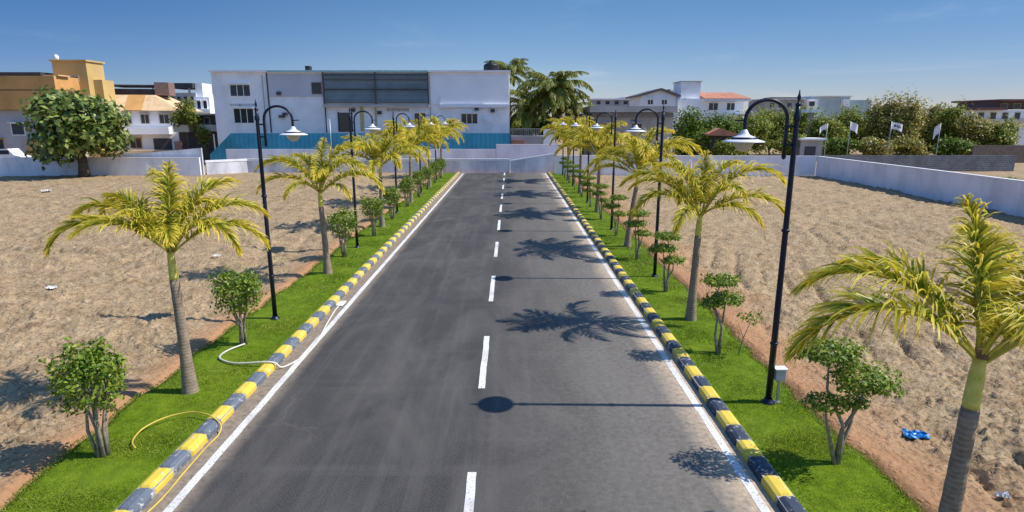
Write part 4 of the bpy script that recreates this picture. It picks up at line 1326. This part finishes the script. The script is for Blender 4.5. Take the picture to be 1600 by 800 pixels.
# ================================================================ STREET LAMPS
def make_lamp():
    """arm reaches to local +x"""
    T = thing('street_lamp', 'x', 'street lamp')
    m = MB()
    m.lathe([(0, -.1), (.13, -.1), (.13, .03), (.085, .05), (.075, .10)], n=16)
    m.build('base_flange', M_navy, T, True)
    m = MB()
    m.tube([(0, 0, .1), (0, 0, 1.8), (0, 0, 3.6), (0, 0, 5.42), (0, 0, 5.5), (0, 0, 5.66)], [.062, .057, .051, .045, .045, .040], 14)
    m.build('pole', M_navy, T, True)
    m = MB()
    m.lathe([(.058, 5.40), (.062, 5.42), (.062, 5.50), (.055, 5.52)], n=14)
    m.build('collar', M_navy, T, True)
    for z in (1.2, 3.4):
        m = MB(); m.lathe([(.056, z), (.072, z + .01), (.072, z + .05), (.056, z + .06)], n=14); m.build('collar', M_navy, T, True)
    m = MB()
    m.lathe([(.046, 5.66), (.055, 5.68), (.03, 5.71), (.014, 5.74), (.028, 5.78), (.032, 5.81), (.018, 5.85), (.006, 5.93), (0, 5.94)], n=12)
    m.build('finial', M_navy, T, True)
    # crook arm
    xa, xb, zc = .17, .91, 5.42
    rr = (xb - xa) / 2
    pts = [(xa, 0, 4.78), (xa, 0, 5.1), (xa, 0, zc - .1)] + [(xa + rr - rr * math.cos(PI * k / 14), 0, zc + rr * .92 * math.sin(PI * k / 14)) for k in range(15)] + [(xb, 0, zc - .12), (xb, 0, 5.22)]
    m = MB(); m.tube(pts, .032, 10)
    m.lathe([(0, 4.72), (.03, 4.74), (.04, 4.77), (.036, 4.79)], (xa, 0, 0), 10)
    m.build('arm', M_navy, T, True)
    m = MB()
    m.tube([(xb + .01, 0, 5.40), (xb + .18, 0, 5.41)], .014, 6)
    m.build('spigot', M_navy, T, True)
    for z in (4.98, 5.30):
        m = MB(); m.tube([(.03, 0, z), (xa - .01, 0, z)], .02, 8); m.build('bracket', M_navy, T, True)
    m = MB()
    m.lathe([(.04, 5.25), (.055, 5.23), (.075, 5.19), (.10, 5.155), (.15, 5.135), (.20, 5.12), (.215, 5.10), (.225, 5.085), (.30, 5.065), (.355, 5.045), (.36, 5.03), (.30, 5.035), (.20, 5.045), (.05, 5.05)], (xb, 0, 0), 32)
    sh = m.build('shade', M_shade, T, True)
    m = MB(); m.lathe([(.217, 5.118), (.235, 5.105), (.235, 5.09), (.22, 5.085)], (xb, 0, 0), 28); m.build('shade_ring', M_navy, sh, True)
    m = MB(); m.lathe([(.19, 5.046), (.185, 5.02), (.15, 4.96), (.10, 4.90), (.07, 4.875), (.03, 4.865), (0, 4.864)], (xb, 0, 0), 24)
    m.build('globe', M_globe, T, True)
    return T
lamp0 = make_lamp()
ords = ['first', 'second', 'third', 'fourth', 'fifth', 'sixth']
first = True
for side, xs, ys, g in ((1, (5.06, 5.1, 5.1, 5.15, 5.2, 5.2), (10.88, 20.6, 29.9, 40.1, 50.2, 60.2), 'right'), (-1, (-6.56, -6.65, -6.75, -6.75, -6.75), (16.0, 25.6, 35.6, 45.4, 55.0), 'left')):
    for i, (x, y) in enumerate(zip(xs, ys)):
        o = lamp0 if first else copy_tree(lamp0)
        first = False
        o.location = (x, y, .08)
        o.rotation_euler.z = (PI if side > 0 else 0) + R((0, 2, -2, 1, 0, 2)[i])
        near = 'big nearest lamp on the right lawn, beside the small grey meter box' if (side > 0 and i == 0) else \
               'nearest lamp on the left lawn, just past the shrub with the white hose' if (side < 0 and i == 0) else \
               f'dark crook arm lamp, {ords[i]} along the {g} lawn counting from the viewer'
        o['label'] = near
        o['group'] = f'street lamps on the {g} lawn'

# ================================================================ SMALL THINGS
T = thing('meter_box', 'small grey meter box on a thin stand beside the nearest right lamp', 'meter box', (5.24, 10.9, .06))
part('stand', M_steel, T, [(-.02, .02, -.02, .02, -.1, .50), (-.06, .06, -.05, .05, .02, .035)])
m = MB()
bx_ = m.box(-.10, .10, -.07, .07, .50, .72)
box_o = m.build('box', plain('grey_box_paint', (.50, .52, .54), .5), T)
bv = box_o.modifiers.new('bevel', 'BEVEL'); bv.width = .012; bv.segments = 2
part('lid', M_pale, T, [(-.12, .12, -.09, .09, .722, .745)])

def smooth_path(P, k=8):
    out = []
    P = [Vector(p) for p in P]
    for i in range(len(P) - 1):
        p0, p1, p2, p3 = P[max(i - 1, 0)], P[i], P[i + 1], P[min(i + 2, len(P) - 1)]
        for j in range(k):
            t = j / k
            out.append(tuple(.5 * ((2 * p1) + (p2 - p0) * t + (2 * p0 - 5 * p1 + 4 * p2 - p3) * t * t + (3 * p1 - p0 - 3 * p2 + p3) * t ** 3)))
    out.append(tuple(P[-1]))
    return out
def hose(label, pts, mat, r):
    m = MB(); m.tube(smooth_path(pts), r, 8)
    return tag(m.build('garden_hose', mat, None, True), label, 'hose')
hose('yellow garden hose looping from the left lawn over the kerb', [(-6.30, 9.15, .13), (-6.46, 9.35, .15), (-6.50, 9.75, .17), (-6.30, 10.1, .19), (-5.95, 10.28, .20), (-5.62, 10.20, .20), (-5.42, 10.08, .185), (-5.24, 9.95, .12), (-5.20, 9.75, .03), (-5.22, 9.3, .02), (-5.20, 8.6, .02), (-5.17, 7.9, .02), (-5.22, 7.2, .02), (-5.15, 6.2, .02)],
     plain('yellow_hose_plastic', (.66, .48, .08), .5), .0125)
hose('white garden hose from the second left shrub across kerb and gutter', [(-6.50, 13.9, .15), (-6.72, 13.6, .13), (-6.78, 13.25, .13), (-6.66, 12.98, .13), (-6.25, 12.75, .13), (-5.8, 12.68, .17), (-5.47, 12.68, .19), (-5.30, 12.70, .15), (-5.18, 12.75, .03), (-5.0, 13.1, .025), (-4.88, 13.7, .03), (-4.93, 14.7, .025), (-5.05, 15.7, .02), (-5.15, 16.7, .02), (-5.2, 17.5, .02)],
     plain('cream_hose_plastic', (.62, .60, .50), .5), .022)

def crumple(name, label, cat, x, y, z, sx, sy, sz, mat, seed):
    r = random.Random(seed)
    m = MB()
    n = 9
    v = [((i / n - .5) * sx * (1 - .5 * abs(j / n - .5)) + r.uniform(-.02, .02), (j / n - .5) * sy + r.uniform(-.02, .02), abs(r.gauss(0, sz))) for j in range(n + 1) for i in range(n + 1)]
    m.add(v, [(j * (n + 1) + i, j * (n + 1) + i + 1, (j + 1) * (n + 1) + i + 1, (j + 1) * (n + 1) + i) for j in range(n) for i in range(n)])
    o = m.build(name, mat)
    o.location = (x, y, z)
    s = o.modifiers.new('thickness', 'SOLIDIFY'); s.thickness = .008
    return tag(o, label, cat)
def gz(x, y): return float(terrain_height(np.array([x]), np.array([y]))[0])
crumple('plastic_sheet', 'crumpled blue plastic sheet lying on the right soil', 'plastic sheet', 7.24, 9.75, gz(7.24, 9.75) + .04, .44, .26, .035, plain('blue_plastic', (.02, .22, .55), .4), 1)
crumple('litter', 'white scrap on the soil left of the nearest left palm', 'litter', -15.1, 19.1, gz(-15.1, 19.1) + .03, .34, .22, .03, plain('white_plastic', (.75, .75, .75), .6), 2)
crumple('litter', 'white scrap on the soil between the first palm and first lamp', 'litter', -11.7, 23.4, gz(-11.7, 23.4) + .03, .28, .2, .03, MATS['white_plastic'], 3)
crumple('litter', 'white scrap far off near the round tree', 'litter', -36.2, 47.0, gz(-36.2, 47) + .05, .6, .5, .08, MATS['white_plastic'], 4)
crumple('litter', 'pale scrap on the soil at the lower right corner', 'litter', 7.3, 7.9, gz(7.3, 7.9) + .03, .16, .11, .03, MATS['white_plastic'], 5)
crumple('litter', 'white rag lying in the gutter at the end of the white hose', 'litter', -5.17, 17.6, .015, .24, .5, .03, MATS['white_plastic'], 6)

# flags
def flag(label, px, pt, Y, fw, fh, ang, mark, droop, grp='white flags behind the block wall'):
    x = VX(px, Y)
    T = thing('flag', label, 'flag', (x, Y, 0), R(ang), grp)
    zt = VZ(pt, Y)
    m = MB(); m.tube([(0, 0, 0), (0, 0, zt + .1)], [.045, .035], 8); m.build('pole', M_steel, T, True)
    m = MB()
    n = 8
    for j in range(3):
        pass
    v, f = [], []
    for i in range(n + 1):
        u = i / n
        for j in range(5):
            w = j / 4
            v.append((.05 + fw * u, .12 * math.sin(u * 7 + w) * u, zt - fh * w - droop * u * u - .12 * u * w))
    for i in range(n):
        for j in range(4): f.append((i * 5 + j, i * 5 + j + 1, (i + 1) * 5 + j + 1, (i + 1) * 5 + j))
    m.add(v, f)
    c = m.build('cloth', plain('flag_white', (.82, .82, .82), .8), T)
    s = c.modifiers.new('thickness', 'SOLIDIFY'); s.thickness = .012
    if mark:
        mm = MB()
        for a, b, w0, w1 in ((.2, .36, .35, .62), (.42, .5, .35, .62), (.56, .66, .38, .66), (.72, .8, .4, .66)):
            q = []
            for u, w in ((a, w1), (b, w1), (b, w0), (a, w0)):
                q.append((.05 + fw * u, .12 * math.sin(u * 7 + w) * u - .03, zt - fh * w - droop * u * u - .12 * u * w))
            mm.add(q, [(0, 1, 2, 3)])
        mm.build('mark', plain('dark_ink', (.05, .06, .12)), c)
flag('leftmost of four flags, small and blown low to the left', 1294, 194, 72, .85, .55, 180, False, .45)
flag('second flag from the left, triangular against the green trees', 1330, 191, 72, .9, .9, 0, False, .35)
flag('third flag, largest, flying right with a dark mark', 1394, 191, 72, 1.35, .75, 0, True, .3)
flag('rightmost flag, hanging steeply on its pole', 1471, 194, 72, .55, 1.1, 160, False, .6)
m = MB()
for k in range(3):
    pass
for k, (px, Y) in enumerate(((515, 71), )):
    T = thing('flag', 'narrow white banner on a thin pole before the white building', 'flag', (VX(px, Y), Y, 0))
    m = MB(); m.tube([(0, 0, 0), (0, 0, VZ(186, Y))], .05, 8); m.build('pole', M_steel, T, True)
    part('cloth', plain('flag_white', (.82, .82, .82), .8), T, [(-.32, -.06, -.01, .01, VZ(204, Y), VZ(187, Y))])
